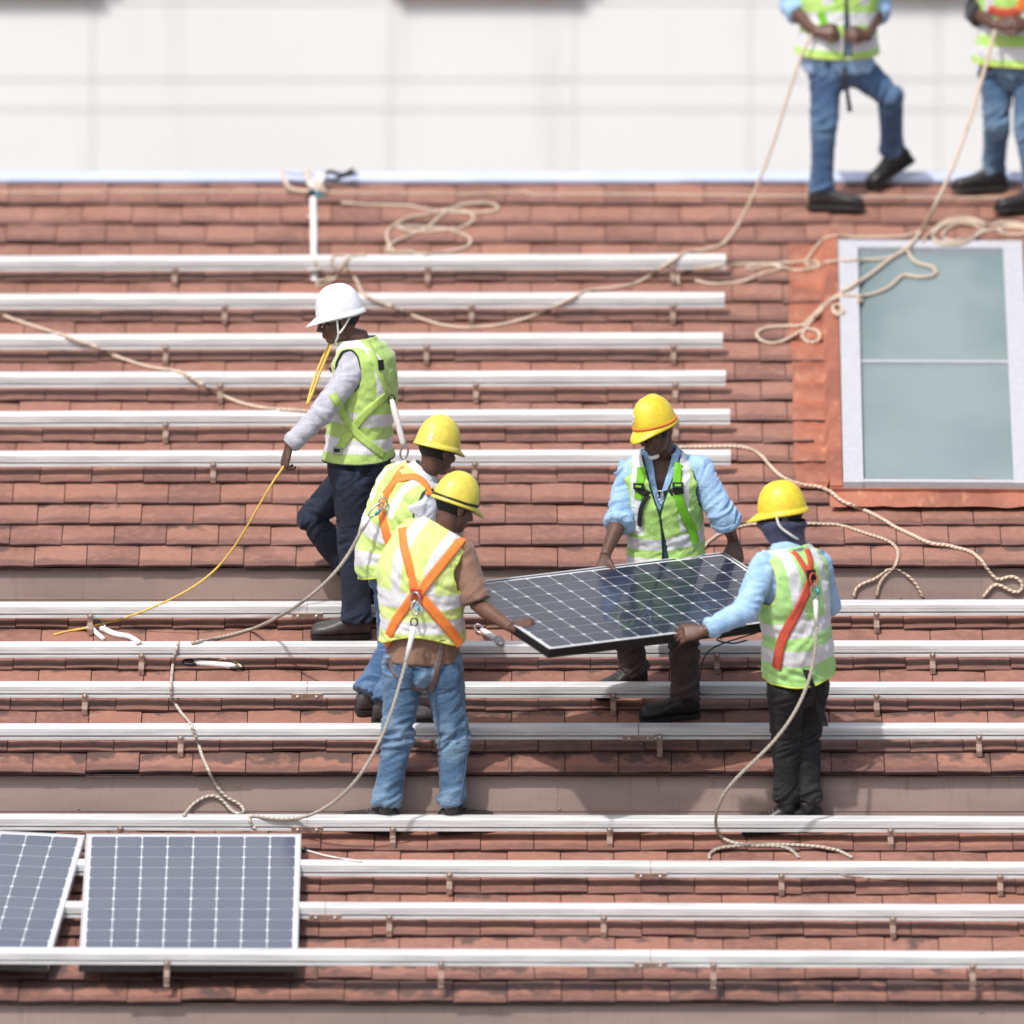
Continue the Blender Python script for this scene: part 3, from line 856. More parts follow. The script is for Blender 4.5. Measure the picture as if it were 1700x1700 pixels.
def hand_prims(wr, d, nrm, side, curl=(.35, .5, .35), thumb=(.7, .5), spread=.06, fcurl=None, sc=1.0):
    """wr wrist, d pointing direction, nrm = back-of-hand direction, side=+1 if the thumb is on +lat (lat = d x nrm)"""
    d = d.normalized(); nrm = (nrm - d * nrm.dot(d)).normalized(); lat = d.cross(nrm).normalized()
    out = []
    pts = [wr - d * .02, wr + d * .012 * sc, wr + d * .045 * sc, wr + d * .085 * sc, wr + d * .094 * sc]
    ws = [(.026, .020), (.030, .018), (.040, .0165), (.041, .014), (.034, .010)]
    vs, fs = [], []
    for p, (a, b) in zip(pts, ws):
        for k in range(14):
            th = 2 * math.pi * k / 14; co, si = math.cos(th), math.sin(th)
            vs.append(p + lat * a * sc * math.copysign(abs(co) ** .8, co) + nrm * b * sc * math.copysign(abs(si) ** .8, si))
    for j in range(4):
        for k in range(14): a = j * 14 + k; b = j * 14 + (k + 1) % 14; fs.append((a, b, b + 14, a + 14))
    fs.append(tuple(reversed(range(14)))); fs.append(tuple(56 + k for k in range(14)))
    out.append((vs, fs))
    lens = [.070, .079, .073, .058]
    for i in range(4):
        x = side * (.030 - .0202 * i) * sc
        base = wr + d * (.080 - abs(i - 1.3) * .003) * sc + lat * x
        cur = (fcurl[i] if fcurl else 1.0)
        dd = (d + lat * side * spread * (1.5 - i)).normalized(); p = base - dd * .012; seq = [p, base]; ang = 0
        L = lens[i] * sc
        for q, (fr, c) in enumerate(((.45, curl[0]), (.30, curl[1]), (.25, curl[2]))):
            ang += c * cur; v = dd * math.cos(ang) - nrm * math.sin(ang); seq.append(seq[-1] + v * L * fr)
        out.append(tube(seq, [.0098 * sc, .0100 * sc, .0092 * sc, .0084 * sc, .0068 * sc], 8))
        out.append(ellipsoid(seq[-1], lat * .0068 * sc, d * .0068 * sc, nrm * .0068 * sc, 8, 6))
    # thumb leaves the side of the palm near its base
    a0, a1 = thumb
    b0 = wr + d * .022 * sc + lat * side * .022 * sc - nrm * .004
    v1 = (d * math.cos(a0) + lat * side * math.sin(a0) - nrm * .25 * a1).normalized()
    v2 = (v1 + d * .35 - nrm * a1 * .6).normalized()
    seq = [b0 - v1 * .01, b0 + v1 * .02 * sc, b0 + v1 * .048 * sc, b0 + v1 * .048 * sc + v2 * .018 * sc, b0 + v1 * .048 * sc + v2 * .036 * sc]
    out.append(tube(seq, [.014 * sc, .0135 * sc, .0115 * sc, .0108 * sc, .0075 * sc], 8))
    out.append(ellipsoid(seq[-1], lat * .0075, d * .0075, nrm * .0075, 8, 6))
    return out
def helmet(root, H, hf, hu, mat, band=None, sticker=None, peak=.052, strap=None, name='helmet', sc=.89, tiltz=.022):
    hr = hf.cross(hu).normalized(); C = H + hu * tiltz - hf * .006
    A_, B_, Hh = .108 * sc, .132 * sc, .156 * sc
    vs, fs = [], []; NU, rings = 64, []
    def dome(ph, s, infl=0):
        th = s * math.pi / 2; rr = math.cos(th) ** .82; z = math.sin(th) ** 1.05
        x, y = (A_ + infl) * rr * math.sin(ph), (B_ + infl) * rr * math.cos(ph)
        rid = .0075 * math.exp(-((abs(x)) / .014) ** 2) * min(1, z * 2.2) + .004 * math.exp(-((abs(x) - .036) / .007) ** 2) * min(1, z * 1.6)
        return C + hr * x + hf * y + hu * ((Hh + infl) * z + rid)
    def rim(ph, out, dz):
        fwd = max(0, math.cos(ph)); pk = peak * fwd ** 2.6 + .003 * max(0, -math.cos(ph)) ** 3
        x, y = (A_ + .006 * out) * math.sin(ph), (B_ + .006 * out + pk * out) * math.cos(ph)
        return C + hr * x + hf * y + hu * (dz - .016 * out * fwd ** 4 - .004 * out)
    layers = [lambda ph: rim(ph, .0, -.016) - 0 * hu, lambda ph: rim(ph, 1, -.014), lambda ph: rim(ph, 1.05, -.008), lambda ph: rim(ph, .55, -.002), lambda ph: rim(ph, .12, .004)]
    for s in (.02, .06, .12, .2, .28, .36, .44, .52, .6, .68, .76, .84, .91, .97): layers.append(lambda ph, s=s: dome(ph, s))
    inner = [lambda ph, s=s: dome(ph, s, -.006) for s in (.8, .5, .2, .03)]
    allr = list(reversed(layers)) + inner[::-1]
    vs.append(C + hu * (Hh + .0075))
    for L_ in allr:
        for k in range(NU): vs.append(L_(2 * math.pi * k / NU))
    for k in range(NU): fs.append((0, 1 + k, 1 + (k + 1) % NU))
    for j in range(len(allr) - 1):
        for k in range(NU):
            a = 1 + j * NU + k; b = 1 + j * NU + (k + 1) % NU; fs.append((a, a + NU, b + NU, b))
    h = mk(name, vs, fs, mat, root)
    if band:
        pts = [dome(2 * math.pi * k / 48, .10) for k in range(49)]
        vv, ff = [], []
        for k in range(49):
            ph = 2 * math.pi * k / 48; o = (hr * math.sin(ph) + hf * math.cos(ph))
            zz = -.006 + .012 * max(0, math.cos(ph))
            base = dome(ph, .05) + hu * zz
            for a, b in ((.001, -.006), (.0045, -.006), (.0045, .006), (.001, .006)): vv.append(base + o * a + hu * b)
        for k in range(48):
            for q in range(4): a = k * 4 + q; b = k * 4 + (q + 1) % 4; ff.append((a, b, b + 4, a + 4))
        mk('helmet_band', vv, ff, band, h)
    if sticker is not None:
        ph, s, sx, sy = sticker
        def quad(sx_, sy_, infl, m, nm, oy=0):
            vv, ff = [], []
            for j in range(4):
                for i in range(4): vv.append(dome(ph + (i / 3 - .5) * sx_, s + oy + (j / 3 - .5) * sy_, infl))
            for j in range(3):
                for i in range(3): a = j * 4 + i; ff.append((a, a + 1, a + 5, a + 4))
            return mk(nm, vv, ff, m, h)
        quad(sx, sy, .0022, M_STICK, 'sticker'); 
        quad(sx * .62, sy * .22, .0030, M_STICKR, 'sticker_print', -.01)
    # inner suspension seen under the rim at the back
    pts = [H + hr * (.083 * math.sin(a)) + hf * (-.004 + .103 * math.cos(a)) + hu * (.012) for a in [2 * math.pi * k / 28 for k in range(29)]]
    vv, ff = [], []
    for p in pts:
        for a in (-.014, .010): vv.append(p + hu * a)
    for k in range(28): ff.append((2 * k, 2 * k + 2, 2 * k + 3, 2 * k + 1))
    sb = mk('suspension_band', vv, ff, M_BLACKP if strap is None else M_WEB, h)
    m = sb.modifiers.new('s', 'SOLIDIFY'); m.thickness = .002
    if strap is not None:
        for s in (-1, 1):
            a = H + hr * s * .088 + hf * .02 + hu * .022; b = H + hr * s * .070 + hf * .030 - hu * .07; c = H + hf * .052 - hu * .119
            a2 = H + hr * s * .086 - hf * .055 + hu * .018
            for q, st in enumerate((a, a2)):
                mid = b if q == 0 else H + hr * s * .079 - hf * .0 - hu * .045
                pts = catmull([st, mid.lerp(b, .0 if q == 0 else .2), b if q else b.lerp(c, .5) + hr * s * .012, c] if q == 0 else [st, mid, b], .012)
                rb = tube(pts, .0052, 6); mk('chin_strap', rb[0], rb[1], strap, h)
    return h
def shoe(root, G, toe, n, mat, length=.285, ankle=None, sole=M_SOLE):
    """G ground point under the middle of the sole, toe direction (unit, in the ground plane), n ground normal"""
    lat = toe.cross(n).normalized()
    L = length
    st = [(-.5, .028, .080), (-.46, .037, .105), (-.36, .042, .122), (-.2, .042, .124), (-.04, .043, .104), (.12, .048, .084), (.28, .053, .072), (.40, .049, .066), (.47, .038, .056), (.5, .022, .040)]
    vs, fs = [], []
    for s, w_, h in st:
        for k in range(16):
            th = 2 * math.pi * k / 16; co, si = math.cos(th), math.sin(th)
            vs.append(G + toe * (s * L) + lat * w_ * math.copysign(abs(co) ** .75, co) + n * (.016 + (h - .016) * .5 * (1 + math.copysign(abs(si) ** .85, si))))
    m_ = len(st)
    for j in range(m_ - 1):
        for k in range(16): a = j * 16 + k; b = j * 16 + (k + 1) % 16; fs.append((a, b, b + 16, a + 16))
    fs.append(tuple(reversed(range(16)))); fs.append(tuple((m_ - 1) * 16 + k for k in range(16)))
    ank = ankle if ankle is not None else G + n * .13 - toe * .075
    col = tube([G + n * .06 - toe * .075, ank.lerp(G + n * .06 - toe * .075, .35), ank + n * .02], [.046, .045, .047], 14)
    co, fc, nr = fuse([(vs, fs), col], .006, 4)
    sh = mk('shoe', co, fc, mat, root)
    # sole with a heel
    out = []
    for s, w_ in ((-.52, .018), (-.5, .030), (-.42, .039), (-.25, .040), (-.05, .036), (.12, .044), (.28, .052), (.40, .049), (.49, .034), (.52, .014)): out.append((s, w_))
    ring = [(s, w_) for s, w_ in out] + [(s, -w_) for s, w_ in reversed(out)]
    vs = [G + toe * (s * L) + lat * w_ + n * h for h in (.0, .024) for s, w_ in ring]; k = len(ring)
    fs = [tuple(reversed(range(k))), tuple(range(k, 2 * k))] + [(i, (i + 1) % k, k + (i + 1) % k, k + i) for i in range(k)]
    mk('sole', vs, fs, sole, sh, False)
    # laces
    lb = MB()
    for q in range(4):
        s = -.02 + q * .055; hh = .104 - q * .010
        lb.add(tube([G + toe * (s * L) + lat * .026 + n * (hh - .014), G + toe * (s * L + .004) + n * (hh + .002), G + toe * (s * L) - lat * .026 + n * (hh - .014)], .0028, 6))
    lb.build('laces', M_GREYW, sh)
    return sh
def ribbon(root, name, pts3, width, mat, bv, lift=.005, parent=None, flat=False):
    """webbing strap that follows the surface bv"""
    pts = [V(p) for p in pts3]; rows = []
    K = 5
    nprev = None
    for i, p in enumerate(pts):
        t = (pts[min(i + 1, len(pts) - 1)] - pts[max(0, i - 1)]).normalized()
        loc, nr, _, _ = bv.find_nearest(p)
        if nr is None: nr = V((0, -1, 0))
        if nr.dot(CAM - p) < 0 and not flat: nr = -nr
        if nprev is not None: nr = (nprev * .6 + nr * .4).normalized()
        nprev = nr
        s = t.cross(nr).normalized(); row = []
        for k in range(K):
            q = p + s * width * (k / (K - 1) - .5)
            l2, n2, _, _ = bv.find_nearest(q)
            if n2.dot(nr) < 0: n2 = -n2
            h = (q - l2).dot(nr)
            q = q + nr * (max(0, -h) + (lift if h < lift else 0) - (h if 0 < h < .03 else 0))
            row.append(q + nr * .0)
        rows.append((row, nr))
    for _ in range(2):
        rr = [r for r, _ in rows]
        for i in range(1, len(rows) - 1):
            for k in range(K): rows[i][0][k] = rr[i][k] * .5 + (rr[i - 1][k] + rr[i + 1][k]) * .25
    vs, fs = [], []
    for row, nr in rows:
        for q in row: vs.append(q)
        for q in row: vs.append(q + nr * .0032)
    for i in range(len(rows) - 1):
        a, b = i * 2 * K, (i + 1) * 2 * K
        for k in range(K - 1):
            fs.append((a + k, a + k + 1, b + k + 1, b + k)); fs.append((a + K + k, b + K + k, b + K + k + 1, a + K + k + 1))
        fs.append((a, b, b + K, a + K)); fs.append((a + K - 1, a + 2 * K - 1, b + 2 * K - 1, b + K - 1))
    return mk(name, vs, fs, mat, parent or root)
def sstrap(P, name, pix, width, mat, lift=.005, parent=None):
    """strap laid on a person's clothes along photo pixels"""
    bv = P['bvh']; q = catmull([V((x, y, 0)) for x, y in pix], 5.0); pts = []
    for c in q:
        h = bv.ray_cast(CAM, ray(c.x, c.y).normalized())
        if h[0] is not None and abs(h[0].y - P['Y']) < .8: pts.append(h[0])
        elif pts: 
            n = bv.find_nearest(PY(c.x, c.y, pts[-1].y))[0]; pts.append(n)
    pts = [pts[0]] + [(pts[i - 1] + pts[i] * 2 + pts[i + 1]) / 4 for i in range(1, len(pts) - 1)] + [pts[-1]]
    return ribbon(P['root'], name, pts, width, mat, bv, lift, parent)
def hit(P, px, py):
    h = P['bvh'].ray_cast(CAM, ray(px, py).normalized()); return h[0], h[1]

def build_person(S):
    Y = S['Y']; J = {}
    for k, v in S['J'].items():
        J[k] = v if isinstance(v, Vector) else PY(v[0], v[1], Y + v[2])
    feet = S['feet']; G = {}
    for k, (px, py, ang, *ex) in feet.items():
        g = roofpt(px, py, .004); lift = ex[0] if ex else 0; pitch = ex[1] if len(ex) > 1 else 0
        t = V((math.cos(R(ang)), math.sin(R(ang)), 0)); t = (t - NRM * t.dot(NRM)).normalized()
        n = NRM.copy()
        if S.get('flatfoot'): n = V((0, 0, 1)); t = V((math.cos(R(ang)), math.sin(R(ang)), 0))
        if pitch:
            lat = t.cross(n); q = Matrix.Rotation(R(pitch), 3, lat); t = q @ t; n = q @ n
        g = g + V((0, 0, lift)); G[k] = (g, t, n)
        J['ank' + k] = g + n * .125 - t * .075
    loc = (G['L'][0] + G['R'][0]) / 2
    root = empty('person', loc); tag(root, S['label'], 'person', 'workers on the roof')
    f0, f1 = V(S['f0']).normalized(), V(S.get('f1', S['f0'])).normalized()
    FR = Frame([J['pel'], J['waist'], J['chest'], J['neck']], f0, f1, S.get('prof', PROF))
    hf, hu = V(S['hf']).normalized(), V(S['hu']).normalized(); hu = (hu - hf * hu.dot(hf)).normalized()
    H = J['head']; sk = S.get('skin', SKIN1)
    # shoulders and hips follow the torso
    sw = S.get('sw', .168)
    for s, k in ((1, 'R'), (-1, 'L')):
        c, lat, fr, up = FR.at(.84)
        if 'sh' + k not in J: J['sh' + k] = c + lat * s * sw + up * .0
        c, lat, fr, up = FR.at(.02)
        if 'hip' + k not in J: J['hip' + k] = c + lat * s * .088 - up * .045
    # ---------- body (one continuous surface)
    prims = []
    v, f, *_ = FR.shell(-.02, .97, (-.022, -.018), 32, .03, cap=True); prims.append((v, f))
    nb = FR.at(.93)[0]
    prims.append(tube([nb, FR.at(1.0)[0], H - hu * .085 - hf * .012, H - hu * .03 - hf * .02], [.066, .056, .053, .056], 16))
    prims += head_prims(H, hf, hu)
    arm_segs = []
    for k in 'LR':
        a, b, c = J['sh' + k], J['elb' + k], J['wr' + k]
        inn = FR.at(.86)[0].lerp(a, .55)
        prims.append(tube([inn, a, a.lerp(b, .45), b, b.lerp(c, .3), b.lerp(c, .75), c + (c - b).normalized() * .012], [.05, .050, .045, .038, .041, .030, .0255], 14))
        prims.append(ellipsoid(b, V((.037, 0, 0)), V((0, .037, 0)), V((0, 0, .037)), 10, 7))
        hd = S['hand' + k]; d = V(hd[0]).normalized() if hd[0] != 0 else (c - b).normalized()
        prims += hand_prims(c + d * .012, d, V(hd[1]), hd[2], *(hd[3:]))
        h, kn, an = J['hip' + k], J['kn' + k], J['ank' + k]
        prims.append(tube([h, h.lerp(kn, .5), kn, kn.lerp(an, .3), an], [.080, .068, .050, .050, .034], 12))
        g, t, n = G[k]; prims.append(ellipsoid(g + n * .05 , t * .095, t.cross(n) * .026, n * .022, 10, 7)); prims.append(tube([an, g + n * .05 - t * .06], [.033, .03], 10))
    co, fc, nr = fuse(prims, .0052, 2, .5)
    mk('body', co, fc, sk, root)
    hr = hf.cross(hu)
    if S.get('face', True):
        for s in (-1, 1):
            vs, fs = ellipsoid(H + hr * s * .031 + hf * .0815 - hu * .002, hr * .0125, hf * .012, hu * .0085, 12, 8)
            e = mk('eye', vs, fs, M_EYE, root)
            vs, fs = ellipsoid(H + hr * s * .031 + hf * .0895 - hu * .002, hr * .006, hf * .005, hu * .0058, 10, 6); mk('iris', vs, fs, M_BLACKP, e)
    vs, fs = ellipsoid(H + hf * -.006 + hu * .028, hr * .0805, hf * .1005, hu * .096, 40, 28)
    fv = [max(-((p - H).dot(hf) - .028 - .0 * 1), (p - H).dot(hu) - .052) if (p - H).dot(hu) > -.052 else (p - H).dot(hu) + .052 for p in vs]
    fv = [x + .008 * noise.noise(vs[i] * 40) for i, x in enumerate(fv)]
    v2, f2_, _, _ = clip(vs, fs, fv, {}); hh = mk('hair', v2, f2_, M_HAIR, root); hh.modifiers.new('s', 'SOLIDIFY').thickness = .006
    # ---------- trousers
    tr = S['trousers']; rs = S.get('leg', 1.0)
    prims = []
    v, f, *_ = FR.shell(-.08, S.get('tr_top', .17), (.004, .002), 40, .02, cap=True); prims.append((v, f))
    segs = [(J['pel'] - V((0, 0, .05)), J['waist'])]
    for k in 'LR':
        h, kn, an = J['hip' + k], J['kn' + k], J['ank' + k]; g, t, n = G[k]
        hem = an + (kn - an).normalized() * S.get('hem', -.035)
        bulge = (kn - h).normalized()
        prims.append(tube([h + (h - kn).normalized() * .03, h.lerp(kn, .25), h.lerp(kn, .6), kn, kn.lerp(hem, .28), kn.lerp(hem, .65), kn.lerp(hem, .93), hem],
                          [x * rs for x in (.098, .098, .086, .072, .071, .066, .067, .069)], 20))
        prims.append(ellipsoid(kn, V((.071 * rs, 0, 0)), V((0, .071 * rs, 0)), V((0, 0, .071 * rs)), 14, 9))
        segs += [(h, kn), (kn, hem)]
    hipm = (J['hipL'] + J['hipR']) / 2
    c, lat, fr, up = FR.at(0.0)
    prims.append(ellipsoid(hipm - up * .03 - fr * .010, lat * .152, fr * .108, up * .092, 20, 14))
    co, fc, nr = fuse(prims, .0078, 5, .5)
    co2, dsp = folds(co, nr, segs, S.get('tfold', .0075), S.get('seed', 1), 30, 8, 1.5)
    wear = np.clip(dsp / .008, -1, 1) * .5 + .35
    mk('trousers', co2, fc, tr, root, attrs=dict(wear=wear))
    # ---------- shirt
    prims = []
    sv = S['sleeve']                                  # fraction down the arm (0..2)
    si = S.get('sh_inf', .004); v, f, *_ = FR.shell(S.get('sh_t0', -.02), .985, (si, si), 48, .02, cap=True); prims.append((v, f))
    segs = [(J['waist'], J['chest'])]
    rsc = S.get('arm', 1.0); hems = {}
    for k in 'LR':
        a, b, c = J['sh' + k], J['elb' + k], J['wr' + k]; inn = FR.at(.86)[0].lerp(a, .45)
        if sv <= 1:
            e = a.lerp(b, sv); pts = [inn, a, a.lerp(e, .5), e]; rr = [.062, .068, .066, .066]
        else:
            e = b.lerp(c, sv - 1); pts = [inn, a, a.lerp(b, .5), b, b.lerp(e, .5), b.lerp(e, .92), e]; rr = [.062, .067, .061, .055, .050, .044, .041]
            if sv < 1.6: rr[-3:] = [.058, .060, .058]
        prims.append(tube(pts, [x * rsc for x in rr], 18))
        if sv > 1: prims.append(ellipsoid(b, V((.053 * rsc, 0, 0)), V((0, .053 * rsc, 0)), V((0, 0, .053 * rsc)), 12, 9))
        segs += [(a, b)] + ([(b, e)] if sv > 1 else []); hems[k] = e
    co, fc, nr = fuse(prims, .0076, 4, .5)
    co2, dsp = folds(co, nr, segs, S.get('sfold', .006), S.get('seed', 1) + 9, 30, 9, 1.3)
    if S.get('shirt_v'):
        d0, wn = S['shirt_v']; fv = np.full(len(co2), 1.0)
        cN, latN, frN, upN = FR.at(.98); dd = co2 - np.array(cN); hh_ = dd @ np.array(upN); uu = dd @ np.array(latN); ww = dd @ np.array(frN)
        e = (np.abs(uu) - (.002 + np.clip((hh_ + d0) / d0, 0, 1.3) * wn)) * 4; m_ = (ww > .0) & (hh_ > -d0); fv[m_] = e[m_]
        co2, fc, _, _ = clip([V(p) for p in co2], fc, fv, {})
    shirt = mk('shirt', co2, fc, S['shirt'], root)
    if S.get('collar'):
        c, lat, fr, up = FR.at(1.0); vs, fs = [], []
        NC = 40; g0 = S.get('vgap', .5)
        for k in range(NC + 1):
            th = math.pi / 2 + g0 + (2 * math.pi - 2 * g0) * k / NC; o = lat * math.cos(th) + fr * math.sin(th)
            front = max(0, math.sin(th))
            for (r_, h_) in ((.073, -.022), (.068, .012), (.066, .034), (.074, .032), (.086, .004), (.094, -.016 - .03 * front)):
                vs.append(c + o * r_ * (1 + .02 * noise.noise(V((k * .3, h_ * 40, 1)))) + up * (h_ - .03 * front))
        for k in range(NC):
            for q in range(5): a = k * 6 + q; fs.append((a, a + 1, a + 7, a + 6))
        cl = mk('collar', vs, fs, S['shirt'], shirt); cl.modifiers.new('s', 'SOLIDIFY').thickness = .003
    # rolled or plain cuffs
    if sv > 1:
        for k in 'LR':
            a, b, c = J['sh' + k], J['elb' + k], J['wr' + k]; e = hems[k]; ax = (c - b).normalized()
            r0 = (.058 if sv < 1.6 else .040) * rsc
            cf = tube([e - ax * .03, e - ax * .012, e + ax * .006, e + ax * .012], [r0 * .98, r0 * 1.06, r0 * 1.05, r0 * .82], 20)
            mk('cuff', cf[0], cf[1], S['shirt'], shirt)
    # ---------- vest
    t0 = S.get('v_t0', -.02)
    v, f, T, U, W_ = FR.shell(t0, 1.0, S.get('v_inf', (.022, .024)), 96, .0085, S.get('vwob', .006), S.get('seed', 1), flare=S.get('flare', .05))
    fv = np.full(len(v), 1.0); vn = npv(v)
    for s, k in ((1, 'R'), (-1, 'L')):
        c, lat, fr, up = FR.at(S.get('ah_t', .79)); cen = c + lat * s * (sw + .02)
        d = vn - np.array(cen)
        e = ((d @ np.array(lat)) / .075) ** 2 + ((d @ np.array(fr)) / S.get('ah_f', .085)) ** 2 + ((d @ np.array(up)) / S.get('ah_u', .125)) ** 2
        fv = np.minimum(fv, e - 1)
    if S.get('vneck'):
        d0, wn = S['vneck']; T_ = np.array(T); Lh = FR.L[-1] * (1.0 - t0); W2 = np.array(W_); U2 = np.array(U)
        dep = (T_ - (Lh - d0)) / d0
        e = np.where(W2 > 0, np.abs(U2) - (.004 + np.clip(dep, 0, 1) * wn), 1.0); e = np.where(dep > 0, e, 1.0); fv = np.minimum(fv, e * 6)
    if S.get('open'):
        W2 = np.array(W_); U2 = np.array(U); T_ = np.array(T)
        e = np.where(W2 > 0, (np.abs(U2) - S['open'] * np.clip(1 - T_ / .3, 0, 1) - .002) * 6, 1.0); fv = np.minimum(fv, e)
    if S.get('hemcut'):
        T_ = np.array(T); U2 = np.array(U); W2 = np.array(W_); fv = np.minimum(fv, (T_ - S['hemcut'](U2, W2)) * 4)
    v, f, at, loops = clip(v, f, fv, dict(t=T, u=U))
    vest = mk('vest', v, f, S['vest'], root, attrs=at); md = vest.modifiers.new('s', 'SOLIDIFY'); md.thickness = .003; md.offset = 1
    for lp in loops:
        if len(lp) > 12:
            closed = (lp[0] - lp[-1]).length < .05
            q = smooth_loop(lp, 3, True) if closed else catmull(lp[::2] + [lp[-1]], .01)
            if len(q) > 4: tb = tube(q, .0048, 6, False); mk('piping', tb[0], tb[1], S['pipe'], vest)
    if not S.get('hemcut'):
        n = 96; q = [V(x) for x in v[:1]]
        v0, *_ = FR.shell(t0, t0 + .02, S.get('v_inf', (.022, .024)), 96, .0085, S.get('vwob', .006), S.get('seed', 1), flare=S.get('flare', .05))
        q = [p for p in v0[:96]]; q.append(q[0]); tb = tube(q, .005, 6, False); mk('piping', tb[0], tb[1], S.get('hempipe', M_PIPEY), vest)
    # ---------- shoes, helmet
    for k in 'LR':
        g, t, n = G[k]; shoe(root, g, t, n, S.get('shoe', M_SHOE), ankle=J['ank' + k])
    hm = helmet(root, H, hf, hu, S['hat'], **S.get('hatkw', {}))
    P = dict(root=root, Y=Y, J=J, FR=FR, H=H, hf=hf, hu=hu, helmet=hm, vest=vest)
    P['bvh'] = bvh_of([o for o in root.children if o.type == 'MESH' and o.name.split('.')[0] in ('vest', 'shirt', 'trousers')])
    return P

DEN_DARK = mat_denim('dark_denim', (.007, .010, .022, 1), (.011, .016, .034, 1), (.028, .042, .08, 1))
DEN_LIGHT = mat_denim('faded_denim', (.055, .125, .235, 1), (.085, .175, .30, 1), (.22, .34, .47, 1))
DEN_MID = mat_denim('blue_denim', (.035, .085, .19, 1), (.06, .13, .26, 1), (.14, .25, .40, 1))
TR_BLACK = mat_denim('black_trousers', (.008, .008, .009, 1), (.014, .014, .016, 1), (.034, .034, .037, 1))
TR_BROWN = mat_denim('brown_trousers', (.050, .034, .030, 1), (.075, .052, .046, 1), (.14, .105, .095, 1))
SH_GREY = mat_cloth('grey_knit', srgb(190, 190, 200), srgb(172, 172, 184), 30)
SH_WHITE = mat_cloth('white_shirt_cloth', srgb(226, 228, 236), srgb(206, 210, 222), 14)
SH_BROWN = mat_cloth('brown_tshirt_cloth', srgb(146, 112, 92), srgb(128, 96, 80), 10)
SH_BLUE = mat_cloth('light_blue_shirt_cloth', srgb(168, 202, 236), srgb(146, 184, 222), 14)
SH_DARK = mat_cloth('dark_tshirt_cloth', srgb(50, 48, 54), srgb(40, 38, 44), 14)
SCARF = mat_cloth('navy_face_mask_cloth', srgb(66, 68, 98), srgb(48, 50, 78), 30)
VB = [(.035, .095), (.145, .205)]
VEST_A = mat_vest('lime_hi_vis_a', srgb(190, 220, 122), srgb(168, 204, 100), [(.05, .115), (.185, .245)], (.085, .13), .30)
VEST_B = mat_vest('lime_hi_vis_b', srgb(208, 234, 138), srgb(184, 216, 112), [(.06, .12), (.19, .25)], (.075, .12), .3)
VEST_C = mat_vest('yellow_hi_vis_c', srgb(222, 238, 150), srgb(202, 224, 124), [(.075, .145), (.20, .275)], (.055, .11), .27)
VEST_D = mat_vest('green_hi_vis_d', srgb(186, 226, 126), srgb(158, 208, 106), [(.045, .11), (.165, .235)], (.085, .135), .25)
VEST_E = mat_vest('mint_hi_vis_e', srgb(182, 232, 146), srgb(166, 222, 126), [(.105, .17), (.235, .30)], (.06, .115), .28)
VEST_F = mat_vest('bright_hi_vis_f', srgb(178, 224, 110), srgb(196, 232, 132), VB, (.07, .12), .24)

person_specs = {}
def ddir(px0, py0, px1, py1): return V((px1 - px0, 0, -(py1 - py0)))

# ---- man with the white helmet, walking left
A = build_person(dict(Y=roofpt(570, 1056).y, seed=3, label='man in a white helmet and grey sleeves walking left with yellow tape',
    J=dict(pel=(596, 772, .06), waist=(596, 715, .04), chest=(604, 640, .02), neck=(595, 562, .02), head=(564, 528, .0),
           shL=(583, 620, -.13), elbL=(530, 690, -.22), wrL=(480, 740, -.24), shR=(600, 612, .17), elbR=(590, 700, .27), wrR=(575, 640, .22),
           knL=(588, 900, -.02), knR=(517, 860, .12)),
    feet=dict(L=(566, 1056, 182), R=(600, 1012, 120)),
    f0=(-.93, .30, 0), f1=(-.90, .40, 0), hf=(-.955, -.12, -.20), hu=(-.19, 0, .98), skin=SKIN1,
    prof=[(-.2, .162, .138, 0), (0, .160, .136, 0), (.3, .150, .128, 0), (.62, .165, .132, -.006), (.82, .176, .118, -.012), (.92, .148, .088, -.01), (.97, .095, .066, 0), (1.02, .066, .06, 0), (1.1, .06, .058, 0)],
    handL=((-.25, 0, -1), (-.9, -.35, .1), 1, (.8, 1.0, .7), (.5, .8)), handR=((-.2, -.1, 1), (.3, 1, 0), 1, (.8, .9, .6), (.5, .9)),
    trousers=DEN_DARK, leg=1.04, shirt=SH_GREY, sleeve=1.95, arm=1.0, sfold=.0045, sh_t0=.06, vest=VEST_A, v_t0=.07, v_inf=(.014, .016), pipe=M_PIPEB, hempipe=M_PIPEB, ah_f=.07, ah_u=.115, vwob=.007, flare=.04,
    hat=M_WHAT, hatkw=dict(strap=M_WEB), shoe=M_SHOEG, hem=-.05, tfold=.006))
